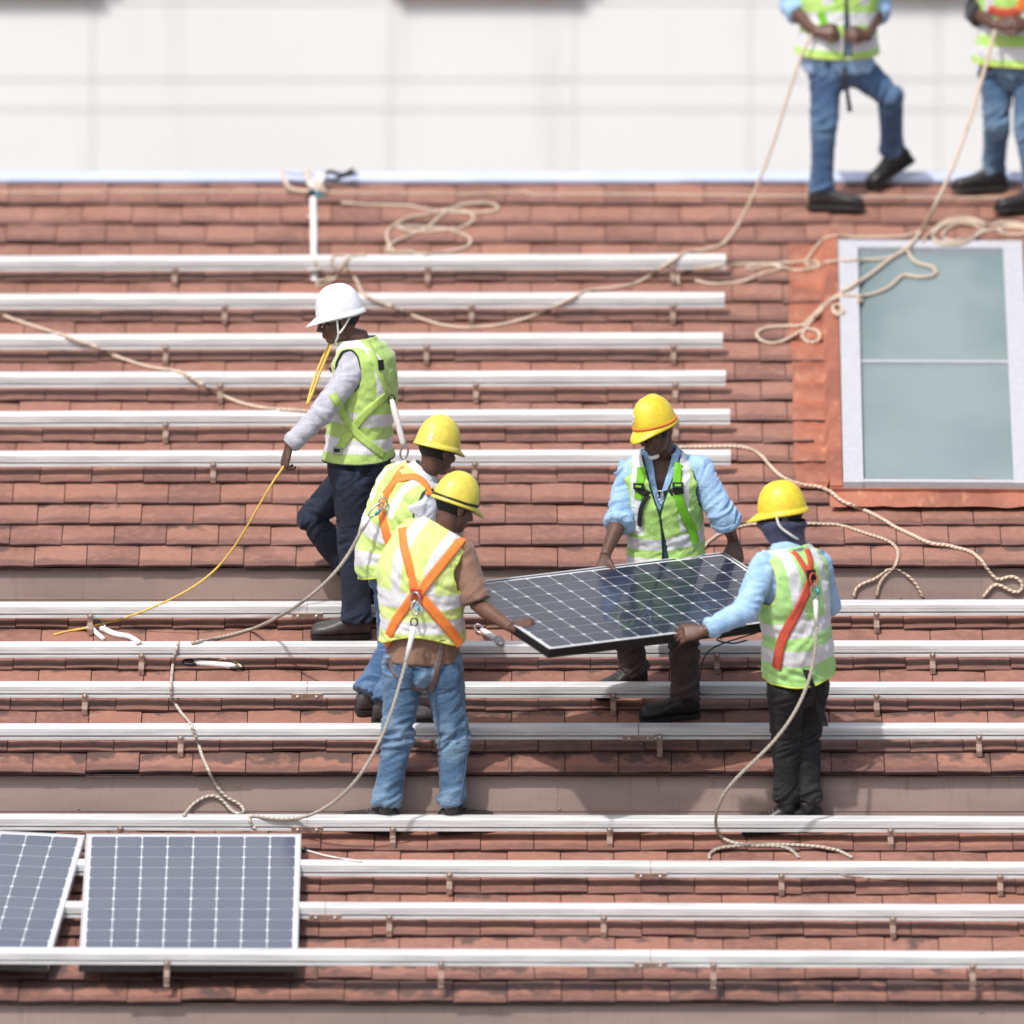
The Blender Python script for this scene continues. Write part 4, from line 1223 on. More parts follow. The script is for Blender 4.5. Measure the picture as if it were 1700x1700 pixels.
# ---- man behind, white shirt under the vest
Bp = build_person(dict(Y=roofpt(655, 1192).y, seed=5, label='man in a yellow helmet and white shirt, half hidden behind the brown-shirted man',
    J=dict(pel=(672, 958, .10), waist=(664, 900, .10), chest=(676, 836, .05), neck=(704, 786, .03), head=(726, 746, .0),
           shR=(697, 842, -.10), elbR=(714, 922, -.05), wrR=(747, 968, .0), shL=(672, 818, .22), elbL=(700, 890, .32), wrL=(750, 940, .25),
           knL=(654, 1078, .10), knR=(684, 1075, .0)),
    feet=dict(L=(640, 1178, 15), R=(668, 1198, 5)),
    f0=(.80, .60, 0), f1=(.85, .45, -.1), hf=(.72, .66, -.22), hu=(.2, .05, .98), skin=SKIN1,
    handR=((.8, .4, -.4), (0, -.2, 1), 1, (.5, .5, .4), (.6, .4)), handL=((.8, .3, -.3), (0, .2, 1), -1, (.5, .5, .4), (.6, .4)),
    prof=[(-.2, .155, .13, -.02), (0, .155, .13, -.02), (.25, .155, .135, -.035), (.62, .168, .122, -.01), (.82, .178, .112, 0), (.92, .15, .085, 0), (.97, .098, .066, 0), (1.02, .07, .062, 0), (1.1, .06, .058, 0)],
    trousers=DEN_MID, shirt=SH_WHITE, sleeve=1.9, collar=True, vgap=.4, vest=VEST_B, v_t0=.06, v_inf=(.02, .024), pipe=M_PIPEB, vwob=.011, flare=.09, ah_f=.075,
    hat=M_YHAT2, hatkw=dict(sticker=(2.6, .16, .16, .14)), shoe=M_SHOEG))
# ---- man in the brown T-shirt, back to us
C = build_person(dict(Y=roofpt(700, 1388).y, seed=11, label='man in a brown T-shirt and faded jeans with an orange harness, seen from behind',
    J=dict(pel=(702, 1088, -.02), waist=(702, 1035, -.04), chest=(704, 945, -.08), neck=(739, 878, -.06), head=(755, 840, -.05),
           shR=(764, 915, -.12), elbR=(792, 1003, -.16), wrR=(846, 1040, -.34), shL=(658, 925, .10), elbL=(690, 1000, .24), wrL=panelpt(.02, .15, -.02),
           knL=(660, 1222, .02), knR=(753, 1225, .02)),
    feet=dict(L=(615, 1374, 166), R=(775, 1374, 16)),
    f0=(.12, .99, 0), f1=(.42, .9, -.05), hf=(.80, .52, -.34), hu=(.34, .12, .93), skin=SKIN2,
    handR=((.95, .1, -.10), (-.05, -.85, .55), -1, (.45, .3, .25), (.45, .25)), handL=((.9, .3, -.1), (0, .1, 1), 1, (.4, .4, .3), (.6, .3)),
    prof=[(-.2, .152, .112, 0), (0, .154, .112, 0), (.25, .156, .112, 0), (.62, .180, .122, 0), (.82, .178, .108, 0), (.92, .145, .085, 0), (.97, .098, .066, 0), (1.02, .07, .06, 0), (1.1, .06, .058, 0)],
    trousers=DEN_LIGHT, leg=.95, tfold=.011, tr_top=.0, shirt=SH_BROWN, sleeve=.95, arm=1.06, sh_t0=-.03, sh_inf=.016, sfold=.004, vest=VEST_C, v_t0=.10, v_inf=(.030, .034), pipe=M_PIPEY, vwob=.0105, flare=.05,
    hemcut=lambda u, w_: .02 + .045 * np.clip(1 - (np.abs(u) / .17) ** 2, 0, 1) * (w_ < 0), ah_f=.10, ah_u=.12,
    hat=M_YHAT2, hatkw=dict(band=M_BLACKP), hem=.008))
# ---- man facing us
E_TOP = lambda a: panelpt(a, 0)
Dp = build_person(dict(Y=roofpt(1112, 1190).y, seed=17, label='man facing us in an orange-banded yellow helmet and rolled light blue sleeves',
    J=dict(pel=(1106, 962, .16), waist=(1106, 905, .14), chest=(1098, 830, .08), neck=(1100, 752, .02), head=(1088, 712, -.06),
           shR=(1046, 782, .06), elbR=(1030, 860, .02), wrR=panelpt(.575, -.05, .045), shL=(1158, 782, .05), elbL=(1203, 858, .02), wrL=panelpt(1.035, -.02, .06),
           knR=(1040, 1050, .16), knL=(1136, 1070, .02)),
    feet=dict(R=(1030, 1146, 215), L=(1112, 1191, 192)),
    f0=(-.05, -1, 0), f1=(-.08, -1, -.12), hf=(-.62, -.72, -.30), hu=(-.22, -.12, .96), skin=SKIN1,
    handR=((-.1, -.35, -1), (.1, .95, -.25), 1, (.35, .6, .4), (.6, .5)), handL=((.15, -.35, -1), (.15, .95, -.25), -1, (.35, .6, .4), (.6, .5)),
    trousers=TR_BROWN, leg=.98, shirt=SH_BLUE, sleeve=1.18, arm=1.12, sfold=.009, collar=True, vgap=.75, vest=VEST_D, v_t0=.055, v_inf=(.018, .028), pipe=M_PIPEB, hempipe=M_PIPEB, shirt_v=(.17, .042), vneck=(.24, .085), open=.018, vwob=.009,
    prof=[(-.2, .16, .115, 0), (0, .16, .115, 0), (.3, .158, .112, .0), (.62, .168, .12, .0), (.82, .176, .108, 0), (.92, .14, .082, 0), (.97, .098, .066, 0), (1.02, .07, .062, 0), (1.1, .06, .058, 0)],
    hat=M_YHAT, hatkw=dict(band=M_ORANGE, sticker=(.42, .33, .34, .17), strap=None)))
# ---- man at the right with the face mask
Ep = build_person(dict(Y=roofpt(1310, 1382).y, seed=23, label='man in a navy face mask and pale blue sleeves holding the panel at right',
    J=dict(pel=(1326, 1122, -.10), waist=(1324, 1060, -.15), chest=(1314, 965, -.20), neck=(1306, 908, -.20), head=(1298, 856, -.20),
           shL=(1270, 940, -.28), elbL=(1236, 1015, -.40), wrL=(1172, 1046, -.46), shR=(1356, 935, -.04), elbR=(1374, 1005, .05), wrR=(1330, 1015, .12),
           knL=(1304, 1222, -.05), knR=(1338, 1222, .02)),
    feet=dict(L=(1281, 1376, 196), R=(1316, 1372, 175)),
    f0=(-.75, .66, 0), f1=(-.62, .78, -.06), hf=(-.98, -.04, -.14), hu=(-.13, .0, .99), skin=SKIN1,
    handL=((-1, -.12, -.14), (.1, -.85, .5), 1, (.5, .35, .3), (.35, .2)), handR=((-1, .1, 0), (0, .5, .8), -1, (.5, .5, .4), (.5, .4)),
    prof=[(-.2, .132, .115, 0), (0, .132, .115, 0), (.3, .132, .110, 0), (.62, .148, .112, 0), (.82, .162, .104, 0), (.92, .142, .082, 0), (.97, .096, .066, 0), (1.02, .068, .06, 0), (1.1, .06, .058, 0)],
    trousers=TR_BLACK, leg=.90, hem=.012, shirt=SH_BLUE, sleeve=1.93, arm=1.08, collar=True, vgap=.5, vest=VEST_E, v_t0=.02, v_inf=(.024, .026), pipe=M_PIPEY, vwob=.0105, flare=.03, ah_f=.09, ah_u=.13,
    hat=M_YHAT, hatkw=dict()))
# ---- two men on the ridge, heads out of the frame
Fp = build_person(dict(Y=roofpt(1388, 345).y, seed=29, label='man in blue jeans on the ridge with one heel raised',
    J=dict(pel=(1390, 98, .02), waist=(1392, 50, .0), chest=(1393, -30, .0), neck=(1388, -108, -.02), head=(1380, -152, -.04),
           shR=(1345, -78, .04), elbR=(1312, 10, .04), wrR=(1352, 52, -.16), shL=(1440, -76, -.02), elbL=(1462, 10, .08), wrL=(1440, 60, -.12),
           hipR=(1372, 112, -.04), hipL=(1416, 108, .06), knR=(1368, 205, -.06), knL=(1478, 160, .04)),
    feet=dict(R=(1388, 347, -4), L=(1480, 303, 206, .035, -30)), flatfoot=True,
    f0=(.30, -.95, 0), f1=(.15, -.98, 0), hf=(-.1, -.9, -.45), hu=(0, -.4, .9), skin=SKIN1, face=True,
    handR=((.9, -.3, .1), (0, -.8, .6), 1, (.7, .8, .5), (.5, .6)), handL=((-.5, -.5, .2), (.2, -.8, .6), -1, (.7, .8, .5), (.5, .6)),
    trousers=DEN_MID, leg=.87, shirt=SH_BLUE, sleeve=1.3, sh_t0=-.08, sh_inf=.018, tr_top=0, v_inf=(.032, .036), vest=VEST_F, v_t0=.07, pipe=M_PIPEB, vneck=(.2, .07), open=.02, hat=M_YHAT, hatkw=dict()))
Gp = build_person(dict(Y=roofpt(1680, 340).y, seed=31, label='man in pale jeans on the ridge at the right edge, wearing an orange harness',
    J=dict(pel=(1682, 105, .02), waist=(1682, 55, .0), chest=(1682, -20, .0), neck=(1680, -98, .0), head=(1676, -142, -.02),
           shR=(1636, -68, .05), elbR=(1618, 20, .02), wrR=(1650, 40, -.18), shL=(1730, -66, .0), elbL=(1752, 10, .02), wrL=(1710, 40, -.18),
           knR=(1655, 205, .04), knL=(1706, 215, -.04)),
    feet=dict(R=(1626, 316, 195), L=(1696, 350, 200)), flatfoot=True,
    f0=(-.3, -.95, 0), f1=(-.2, -.98, 0), hf=(-.5, -.75, -.35), hu=(-.1, -.3, .95), skin=SKIN1,
    handR=((.7, -.4, .1), (0, -.8, .6), 1, (.7, .8, .5), (.5, .6)), handL=((-.7, -.4, .1), (0, -.8, .6), -1, (.7, .8, .5), (.5, .6)),
    trousers=DEN_LIGHT, leg=.88, shirt=SH_DARK, sleeve=1.3, vest=VEST_F, v_t0=.03, pipe=M_PIPEB, hat=M_WHAT, hatkw=dict()))

# ================================================================== HARNESSES AND SMALL GEAR ON THE WORKERS
def ring(root, name, c, n, up, a, b, r, mat, parent=None):
    n = n.normalized(); up = (up - n * up.dot(n)).normalized(); lt = n.cross(up)
    pts = [c + up * (a * math.cos(2 * math.pi * k / 20)) + lt * (b * math.sin(2 * math.pi * k / 20)) for k in range(21)]
    t = tube(pts, r, 6, False); return mk(name, t[0], t[1], mat, parent or root)
def plate(name, c, n, up, w_, h_, th, mat, parent):
    n = n.normalized(); up = (up - n * up.dot(n)).normalized(); lt = up.cross(n)
    return MB().box(c, lt * (w_ / 2), up * (h_ / 2), n * (th / 2)).build(name, mat, parent)
def toward(p, d): return p + (CAM - p).normalized() * d
def dring(P, px, py, par, mat=M_STEEL, pad=None, sz=1.0):
    q, n = hit(P, px, py)
    if pad: plate('pad', q + n * .012, n, V((0, 0, 1)), .060 * sz, .052 * sz, .008, pad, par)
    ring(P['root'], 'd_ring', q + n * .024 - V((0, 0, .018 * sz)), n + V((0, 0, .3)), V((0, 0, 1)), .030 * sz, .024 * sz, .0042, mat, par)
    return q + n * .026 - V((0, 0, .040))
def carabiner(name, a, b, mat, parent, sleeve=M_TEAL):
    d = (b - a).normalized(); s = d.cross(V((0, 1, .2))).normalized(); L = (b - a).length
    pts = [a + d * (L * .5 * (1 - math.cos(t))) + s * (.016 * math.sin(t)) for t in [2 * math.pi * k / 24 for k in range(25)]]
    t = tube(pts, .0046, 8, False); o = mk(name, t[0], t[1], mat, parent)
    t = tube([a.lerp(b, .3) + s * .016, a.lerp(b, .7) + s * .016], .0078, 10); mk('gate', t[0], t[1], sleeve, o); return o
def on(P, pts, lift=.012):
    out = []
    for x, y in pts:
        h = P['bvh'].ray_cast(CAM, ray(x, y).normalized())
        out.append(h[0] + (h[1] if h[1].dot(CAM - h[0]) > 0 else -h[1]) * lift if h[0] is not None else PY(x, y, P['Y'] - .1))
    return out

# brown-shirted man: orange X harness
h1 = sstrap(C, 'harness', [(668, 878), (672, 910), (682, 950), (690, 985)], .042, M_ORANGE)
sstrap(C, 'harness_strap', [(766, 897), (748, 918), (722, 950), (697, 985)], .046, M_ORANGE, parent=h1, lift=.012)
sstrap(C, 'harness_strap', [(690, 985), (672, 1010), (655, 1035), (641, 1070)], .046, M_ORANGE, parent=h1)
sstrap(C, 'harness_strap', [(697, 985), (718, 1012), (740, 1038), (764, 1070)], .050, M_ORANGE, parent=h1, lift=.007)
sstrap(C, 'leg_strap', [(646, 1092), (655, 1115), (680, 1135), (705, 1148)], .032, M_GREYW, parent=h1)
sstrap(C, 'leg_strap', [(733, 1062), (730, 1090), (724, 1118), (714, 1145)], .030, M_GREYW, parent=h1)
sstrap(C, 'pocket', [(745, 1104), (746, 1120), (746, 1142)], .115, DEN_LIGHT, lift=.004)
sstrap(C, 'pocket', [(668, 1106), (668, 1120), (668, 1142)], .100, DEN_LIGHT, lift=.004)
sstrap(C, 'seam', [(768, 1150), (772, 1200), (774, 1250), (768, 1300), (762, 1345)], .008, DEN_LIGHT, lift=.003)
cd_ = dring(C, 693, 984, h1, M_STEEL, M_RED)
cb = toward(cd_ - V((0, 0, .055)), .02); carabiner('carabiner', cd_ + V((0, 0, .01)), cb, M_STEEL, h1)
cb2 = cb - V((.004, 0, .035)); ring(C['root'], 'swivel_ring', cb2, V((0, -1, 0)), V((0, 0, 1)), .020, .016, .004, M_BLACKP, h1)
cable_top = cb2 - V((0, 0, .02)); cl_end = PY(674, 1098, cable_top.y - .03)
t = tube([cable_top, cl_end], [.013, .011], 10); mk('rope_sleeve', t[0], t[1], M_WEB, h1)
C_ROPE = cl_end
# man behind: orange
h2 = sstrap(Bp, 'harness', [(680, 766), (664, 786), (648, 812), (640, 832)], .040, M_ORANGE)
sstrap(Bp, 'harness_strap', [(640, 822), (655, 802), (680, 792), (704, 802), (712, 822)], .040, M_ORANGE, parent=h2, lift=.007)
sstrap(Bp, 'harness_strap', [(634, 832), (638, 870), (648, 905), (658, 940)], .042, M_ORANGE, parent=h2)
q, n = hit(Bp, 640, 842)
bc0 = PY(636, 835, q.y - .04); bc1 = PY(612, 858, q.y - .06)
ring(Bp['root'], 'd_ring', bc0, V((0, -1, 0)), V((0, 0, 1)), .026, .02, .004, M_STEEL, h2)
carabiner('carabiner', bc0, bc1, M_STEEL, h2)
t = tube([bc1, PY(600, 880, q.y - .06)], [.016, .012], 10); mk('rope_sleeve', t[0], t[1], M_WEB, h2)
B_ROPE = PY(600, 880, q.y - .06)
# white-helmeted man: lime harness with crossing straps, grey shock absorber on the back
h3 = sstrap(A, 'harness', [(646, 652), (622, 672), (592, 703), (562, 748)], .044, M_LIMEW)
sstrap(A, 'harness_strap', [(552, 655), (572, 690), (596, 722), (634, 754)], .040, M_LIMEW, parent=h3, lift=.007)
sstrap(A, 'harness_strap', [(608, 568), (620, 595), (632, 625), (642, 655)], .036, M_LIMEW, parent=h3)
q, n = hit(A, 562, 748); plate('buckle', q + n * .012, n, V((0, 0, 1)), .045, .036, .008, M_STEEL, h3); plate('buckle_tongue', q + n * .017, n, V((0, 0, 1)), .03, .018, .006, M_BLACKP, h3)
q, n = hit(A, 630, 606); plate('buckle', q + n * .010, n, V((0, 0, 1)), .030, .05, .010, M_BLACKP, h3)
q, n = hit(A, 628, 664)
ab0 = V((PY(650, 664, q.y).x, q.y + .03, PY(650, 664, q.y).z)); ab1 = PY(671, 742, q.y + .02)
t = tube([ab0, ab0.lerp(ab1, .04), ab0.lerp(ab1, .3), ab0.lerp(ab1, .9), ab1], [.008, .013, .017, .015, .008], 12); mk('shock_absorber', t[0], t[1], M_WEB, h3)
ring(A['root'], 'd_ring', ab0, V((.5, -1, 0)), V((0, 0, 1)), .022, .018, .004, M_BLACKP, h3)
ring(A['root'], 'snap_hook', ab1 - V((0, 0, .025)), V((0, -1, 0)), V((.2, 0, 1)), .034, .018, .005, M_STEEL, h3)
# man facing us: green chest harness
h4 = sstrap(Dp, 'harness', [(1066, 776), (1064, 800), (1060, 828)], .042, M_GREENW)
sstrap(Dp, 'harness_strap', [(1127, 770), (1124, 790), (1123, 812)], .042, M_GREENW, parent=h4)
sstrap(Dp, 'harness_strap', [(1124, 815), (1134, 850), (1148, 880), (1154, 902)], .046, M_GREENW, parent=h4, lift=.007)
sstrap(Dp, 'chest_strap', [(1056, 806), (1072, 818), (1094, 822), (1112, 817), (1134, 812)], .034, M_BLACKW, parent=h4, lift=.010)
sstrap(Dp, 'lanyard_strap', [(1082, 818), (1070, 830), (1064, 850), (1064, 872)], .022, M_BLACKW, parent=h4, lift=.012)
for x in (1062, 1125):
    q, n = hit(Dp, x, 806); plate('buckle', q + n * .014, n, V((0, 0, 1)), .052, .028, .010, M_BLACKP, h4); plate('buckle_label', q + n * .020, n, V((0, 0, 1)), .03, .010, .004, M_GREENW, h4)
q, n = hit(Dp, 1097, 822); ring(Dp['root'], 'd_ring', q + n * .022, n, V((0, 0, 1)), .022, .018, .004, M_STEEL, h4)
mk('chin_strap', *tube(catmull([Dp['H'] + Dp['hf'] * .01 - Dp['hf'].cross(Dp['hu']) * .086, Dp['H'] + Dp['hf'] * .03 - Dp['hf'].cross(Dp['hu']) * .070 - Dp['hu'] * .07, Dp['H'] + Dp['hf'] * .055 - Dp['hu'] * .122], .01), .0035, 6), M_GREYW, Dp['helmet'])
mk('chin_cup', *ellipsoid(Dp['H'] + Dp['hf'] * .062 - Dp['hu'] * .118, Dp['hf'].cross(Dp['hu']) * .030, Dp['hf'] * .026, Dp['hu'] * .013, 14, 8), M_WEB, Dp['helmet'])
# masked man: faded red harness
h5 = sstrap(Ep, 'harness', [(1302, 908), (1318, 918), (1332, 938), (1344, 962)], .030, M_RED)
sstrap(Ep, 'harness_strap', [(1338, 912), (1344, 930), (1343, 955)], .034, M_RED, parent=h5, lift=.007)
sstrap(Ep, 'harness_strap', [(1344, 960), (1332, 995), (1314, 1030), (1298, 1065), (1290, 1108)], .048, M_RED, parent=h5, lift=.008)
q, n = hit(Ep, 1344, 955); plate('pad', q + n * .014, n, V((0, 0, 1)), .05, .05, .008, M_BLACKP, h5)
ed = q + n * .03; ring(Ep['root'], 'd_ring', ed - V((0, 0, .02)), n, V((0, 0, 1)), .028, .022, .004, M_RED, h5)
ec = toward(PY(1354, 996, ed.y), .01); carabiner('carabiner', ed - V((0, 0, .045)), ec, M_STEEL, h5)
t = tube([ec, PY(1356, 1040, ec.y - .01)], [.012, .010], 10); mk('rope_sleeve', t[0], t[1], M_WEB, h5)
E_ROPE = PY(1356, 1040, ec.y - .01)
pp = on(Ep, [(1336, 1112), (1345, 1135)], .012) + [PY(1352, 1160, Ep['Y'] - .17), PY(1364, 1185, Ep['Y'] - .16), PY(1370, 1206, Ep['Y'] - .15)]
pp = catmull(pp, .02); vs, fs = [], []
for i, p in enumerate(pp):
    for dx, dy in ((-.016, 0), (.016, .004), (.016, .007), (-.016, .003)): vs.append(p + V((dx, dy, 0)))
for i in range(len(pp) - 1):
    for k in range(4): a = i * 4 + k; b = i * 4 + (k + 1) % 4; fs.append((a, b, b + 4, a + 4))
mk('loose_strap', vs, fs, M_BLACKW, h5)
# his cloth mask: wraps the lower half of the face and the neck
H, hf, hu = Ep['H'], Ep['hf'], Ep['hu']; hr = hf.cross(hu); vs, fs = [], []
NM = 48; rows = [(-.006, .088, .116, .010), (-.036, .087, .118, .008), (-.06, .082, .104, .004), (-.095, .076, .092, 0), (-.13, .074, .082, -.008), (-.155, .080, .082, -.012)]
for z, a, b, y in rows:
    for k in range(NM):
        th = 2 * math.pi * k / NM; s_, c_ = math.sin(th), math.cos(th)
        zz = z - (.030 * (1 - c_) / 2 if z > -.04 else 0) + .004 * math.sin(3 * th)
        rr = 1 + .035 * noise.noise(V((s_ * 3, c_ * 3, z * 40)))
        vs.append(H + hr * a * rr * s_ + hf * (b * rr * c_ + y - .004) + hu * zz)
for j in range(len(rows) - 1):
    for k in range(NM): a = j * NM + k; b = j * NM + (k + 1) % NM; fs.append((a, b, b + NM, a + NM))
o = mk('face_mask', vs, fs, SCARF, Ep['root']); o.modifiers.new('s', 'SOLIDIFY').thickness = .003
for s in (-1, 1):                                    # strap again on top of the cloth
    t = tube(catmull([H + hr * s * .092 + hf * .03 + hu * .012, H + hr * s * .096 + hf * .02 - hu * .04, H + hr * s * .086 - hf * .03 - hu * .092, H + hr * s * .05 - hf * .06 - hu * .12], .012), .0062, 6)
    mk('chin_strap', t[0], t[1], M_WEB, Ep['helmet'])
# ridge men harness bits
h6 = sstrap(Fp, 'harness', [(1362, 20), (1372, 45), (1384, 70)], .04, M_GREENW)
pp = [PY(1402, 112, Fp['Y'] - .12), PY(1406, 150, Fp['Y'] - .12), PY(1411, 185, Fp['Y'] - .1)]
t = tube(pp, [.010, .010, .012], 8); mk('loose_strap', t[0], t[1], M_BLACKW, h6)
h7 = sstrap(Gp, 'harness', [(1642, 14), (1668, 22), (1694, 16)], .045, M_RED)
sstrap(Gp, 'harness_strap', [(1694, 16), (1698, 0), (1702, -20)], .045, M_ORANGE, parent=h7)

# ================================================================== ROPES
GRP = 'safety ropes on the roof'
def conv(pts, off=.008, jump=.06):
    """photo pixels (x, y) drape on whatever is there; (x, y, Y) or vectors are free in the air"""
    out = []
    dense = []
    for p in pts: dense.append(p)
    # densify the draped stretches in pixels
    seq = []; i = 0
    while i < len(dense):
        if not isinstance(dense[i], Vector) and len(dense[i]) == 2:
            run = []
            while i < len(dense) and not isinstance(dense[i], Vector) and len(dense[i]) == 2: run.append(V((dense[i][0], dense[i][1], 0))); i += 1
            run = catmull(run, 5.0) if len(run) > 1 else run
            seq += [drape(p.x, p.y, off) for p in run]
        else:
            p = dense[i]; seq.append(p if isinstance(p, Vector) else PY(*p)); i += 1
    return seq
def relax(p, it=4):
    for _ in range(it): p = [p[0]] + [(p[i - 1] + 2 * p[i] + p[i + 1]) / 4 for i in range(1, len(p) - 1)] + [p[-1]]
    return p
def rope(label, pts, r=.0072, mat=None, name='rope', cat='rope', parts=None, it=3):
    p = conv(pts, r * 1.1); p = relax(p, it); p = catmull(p, .012)
    # wobble like real cordage, then one mesh
    c = V((sum(q.x for q in p) / len(p), sum(q.y for q in p) / len(p), min(q.z for q in p)))
    air = any(isinstance(q, Vector) or len(q) == 3 for q in pts); q2 = []
    for q in p:
        d = q - CAM; h = BV.ray_cast(CAM, d.normalized())
        if h[0] is not None and -.01 < d.length - h[3] + r and (not air or d.length - h[3] < .5): q = h[0] - d.normalized() * r * 1.2 + NRM * r * .5
        q2.append(q)
    p = relax(q2, 1)
    vs, fs, U, K = tube(p, r, 8, True, True)
    o = mk(name, vs, fs, mat or M_ROPE, None, True, dict(u=U, k=K)); tag(o, label, cat, GRP if cat == 'rope' else None); return o
def Z(s, ox, oy, pts): return [(ox + x / s, oy + y / s) for x, y in pts]
rope('thin rope stretched along the ridge from edge to edge', [(-120, 322), (180, 321), (400, 320), (520, 320), (600, 322), (700, 323), (716, 321), (740, 324), (875, 321), (884, 325), (1000, 324), (1300, 327), (1500, 329), (1820, 331)], .0058)
rope('cream rope coiled in loose loops near the ridge', Z(3.4, 420, 260, [(500, 272), (640, 278), (850, 283), (960, 300), (1050, 315), (1200, 325), (1370, 315), (1398, 297), (1340, 268), (1220, 270), (1120, 298), (1000, 330), (880, 350), (800, 392), (756, 425), (756, 470), (776, 520), (800, 548), (880, 540), (935, 556), (1080, 548), (1200, 520), (1238, 490), (1200, 450), (1100, 418), (1000, 405), (860, 398), (800, 402), (860, 425), (960, 430), (1100, 420), (1210, 395), (1250, 360), (1230, 325), (1150, 308), (1070, 330), (1010, 390), (900, 445), (800, 485), (750, 520), (756, 552), (790, 545)]), .0076, it=2)
FY_ = Fp['Y']
rope('long rope sweeping from behind the white helmet up to the heel-raising man on the ridge', Z(3.4, 420, 260, [(520, 640), (560, 668), (600, 735), (610, 775), (720, 830), (870, 890), (1000, 940), (1150, 970), (1300, 970), (1450, 945), (1600, 900)]) + [(923, 510), (959, 492), (982, 483), (1024, 479), (1062, 470), (1088, 453), (1121, 432), (1140, 421), (1176, 416), (1205, 403), (1228, 370)] + [(1245, 340, FY_ - .25), (1268, 290, FY_ - .25), (1285, 240, FY_ - .24), (1300, 190, FY_ - .23), (1318, 120, FY_ - .2), (1330, 80, FY_ - .18), (1348, 56, FY_ - .17)], .0078)
rope('small tangle of cream rope lying on the top rail above the white helmet', Z(3.4, 420, 260, [(345, 585), (380, 640), (430, 690), (470, 640), (430, 600), (450, 570), (500, 560), (540, 590), (500, 640), (460, 690), (400, 700), (350, 712), (360, 740), (420, 715), (470, 690), (500, 620), (540, 575), (600, 558), (640, 562)]), .0062, it=1)
rope('sagging rope running from the left edge towards the elbow of the white-helmeted man', [(-60, 505), (0, 525), (60, 545), (150, 575), (200, 597), (250, 612), (300, 620), (325, 635), (360, 655), (400, 671), (440, 680), (490, 683), (560, 690)], .0088)
HX = A['J']['wrL']
rope('flat yellow tape hanging from the hand of the white-helmeted man down to the roof', [HX + V((-.02, -.02, -.09)), (458, 785, A['Y'] - .30), (440, 820, A['Y'] - .28), (415, 868, A['Y'] - .22), (388, 920, A['Y'] - .12), (365, 945, A['Y'] - .05), (335, 972, A['Y'] - .06), (300, 992, A['Y'] - .08), (240, 1016, A['Y'] - .10), (195, 1032), (160, 1040), (120, 1048), (90, 1056)], .0052, M_YTAPE, 'tape', 'tape')
rope('yellow tape loop hanging in front of the chest of the white-helmeted man', [(550, 574, A['Y'] - .03), (541, 590, A['Y'] - .03), (533, 612, A['Y'] - .03), (524, 640, A['Y'] - .04), (512, 670, A['Y'] - .06), (502, 698, A['Y'] - .10), (508, 676, A['Y'] - .04), (517, 640, A['Y'] - .0), (526, 612, A['Y'] + .02), (537, 586, A['Y'] + .03), (548, 570, A['Y'] + .03)], .0062, M_YTAPE, 'tape', 'tape')
rope('rope from the back of the half-hidden worker down to the middle rails at left', [B_ROPE, (592, 905, B_ROPE.y - .03), (570, 942, B_ROPE.y - .0), (540, 975, B_ROPE.y + .0), (505, 1003, B_ROPE.y + .05), (460, 1030, B_ROPE.y + .1), (425, 1044), (385, 1056), (330, 1068), (318, 1070)], .0082, M_ROPEG)
rope('rope hanging over the middle rails at left and knotted above the square blue panel', [(296, 1068), (292, 1085), (287, 1105), (284, 1140), (285, 1160), (300, 1185), (314, 1200), (325, 1225), (336, 1258), (350, 1290), (368, 1318), (384, 1330), (402, 1338), (408, 1350), (395, 1355), (380, 1342), (360, 1323), (335, 1327), (312, 1345), (306, 1356)], .0080, M_ROPEG)
rope('rope sagging from the brown-shirted man\'s orange harness to above the blue panel', [C_ROPE, (664, 1130, C_ROPE.y - .02), (655, 1175, C_ROPE.y - .02), (640, 1220, C_ROPE.y - .02), (618, 1265, C_ROPE.y - .02), (590, 1308, C_ROPE.y - .02), (560, 1335, C_ROPE.y + .02), (530, 1352, C_ROPE.y + .05), (500, 1360), (470, 1362), (440, 1360), (412, 1357), (418, 1372), (424, 1380)], .0078, M_ROPEG)
rope('pale rope falling from the masked man\'s red harness to the lower slope', [E_ROPE, (1358, 1080, E_ROPE.y), (1352, 1115, E_ROPE.y - .02), (1338, 1155, E_ROPE.y - .03), (1318, 1195, E_ROPE.y - .03), (1290, 1235, E_ROPE.y - .03), (1255, 1265, E_ROPE.y - .02), (1215, 1290, E_ROPE.y), (1195, 1315, E_ROPE.y + .02), (1184, 1345, E_ROPE.y + .03), (1186, 1375), (1200, 1394), (1228, 1404), (1270, 1404), (1320, 1405), (1370, 1409), (1400, 1418), (1415, 1426)], .0080, M_ROPEG)
rope('short loop of pale rope under the bend, on the lower slope', [(1178, 1428), (1174, 1422), (1184, 1412), (1215, 1407), (1260, 1406), (1295, 1407), (1318, 1414), (1326, 1426)], .0078, M_ROPEG)
rope('thin dark cord trailing under the second lower rail at the right edge', [(1390, 1452), (1430, 1458), (1500, 1464), (1580, 1466), (1700, 1468), (1780, 1470)], .004, M_HOOK)
rope('thick rope curving from behind the man facing us, under the skylight, to the right edge', [(1120, 745), (1163, 744), (1229, 744), (1255, 752), (1274, 770), (1288, 786), (1307, 799), (1341, 809), (1373, 815), (1397, 835), (1432, 848), (1456, 859), (1488, 878), (1518, 892), (1541, 903), (1594, 913), (1618, 922), (1638, 944), (1656, 966), (1675, 958), (1690, 962), (1700, 975), (1690, 988), (1668, 978), (1652, 970), (1640, 984), (1632, 994)], .0088)
rope('rope passing behind the masked man\'s neck, ending on the upper grey fascia', [(1160, 920), (1176, 902), (1195, 888), (1225, 877), (1262, 871), (1325, 870), (1365, 871), (1400, 876), (1440, 888), (1475, 900), (1490, 912), (1491, 930), (1484, 946), (1470, 956), (1460, 970), (1455, 993)], .0078)
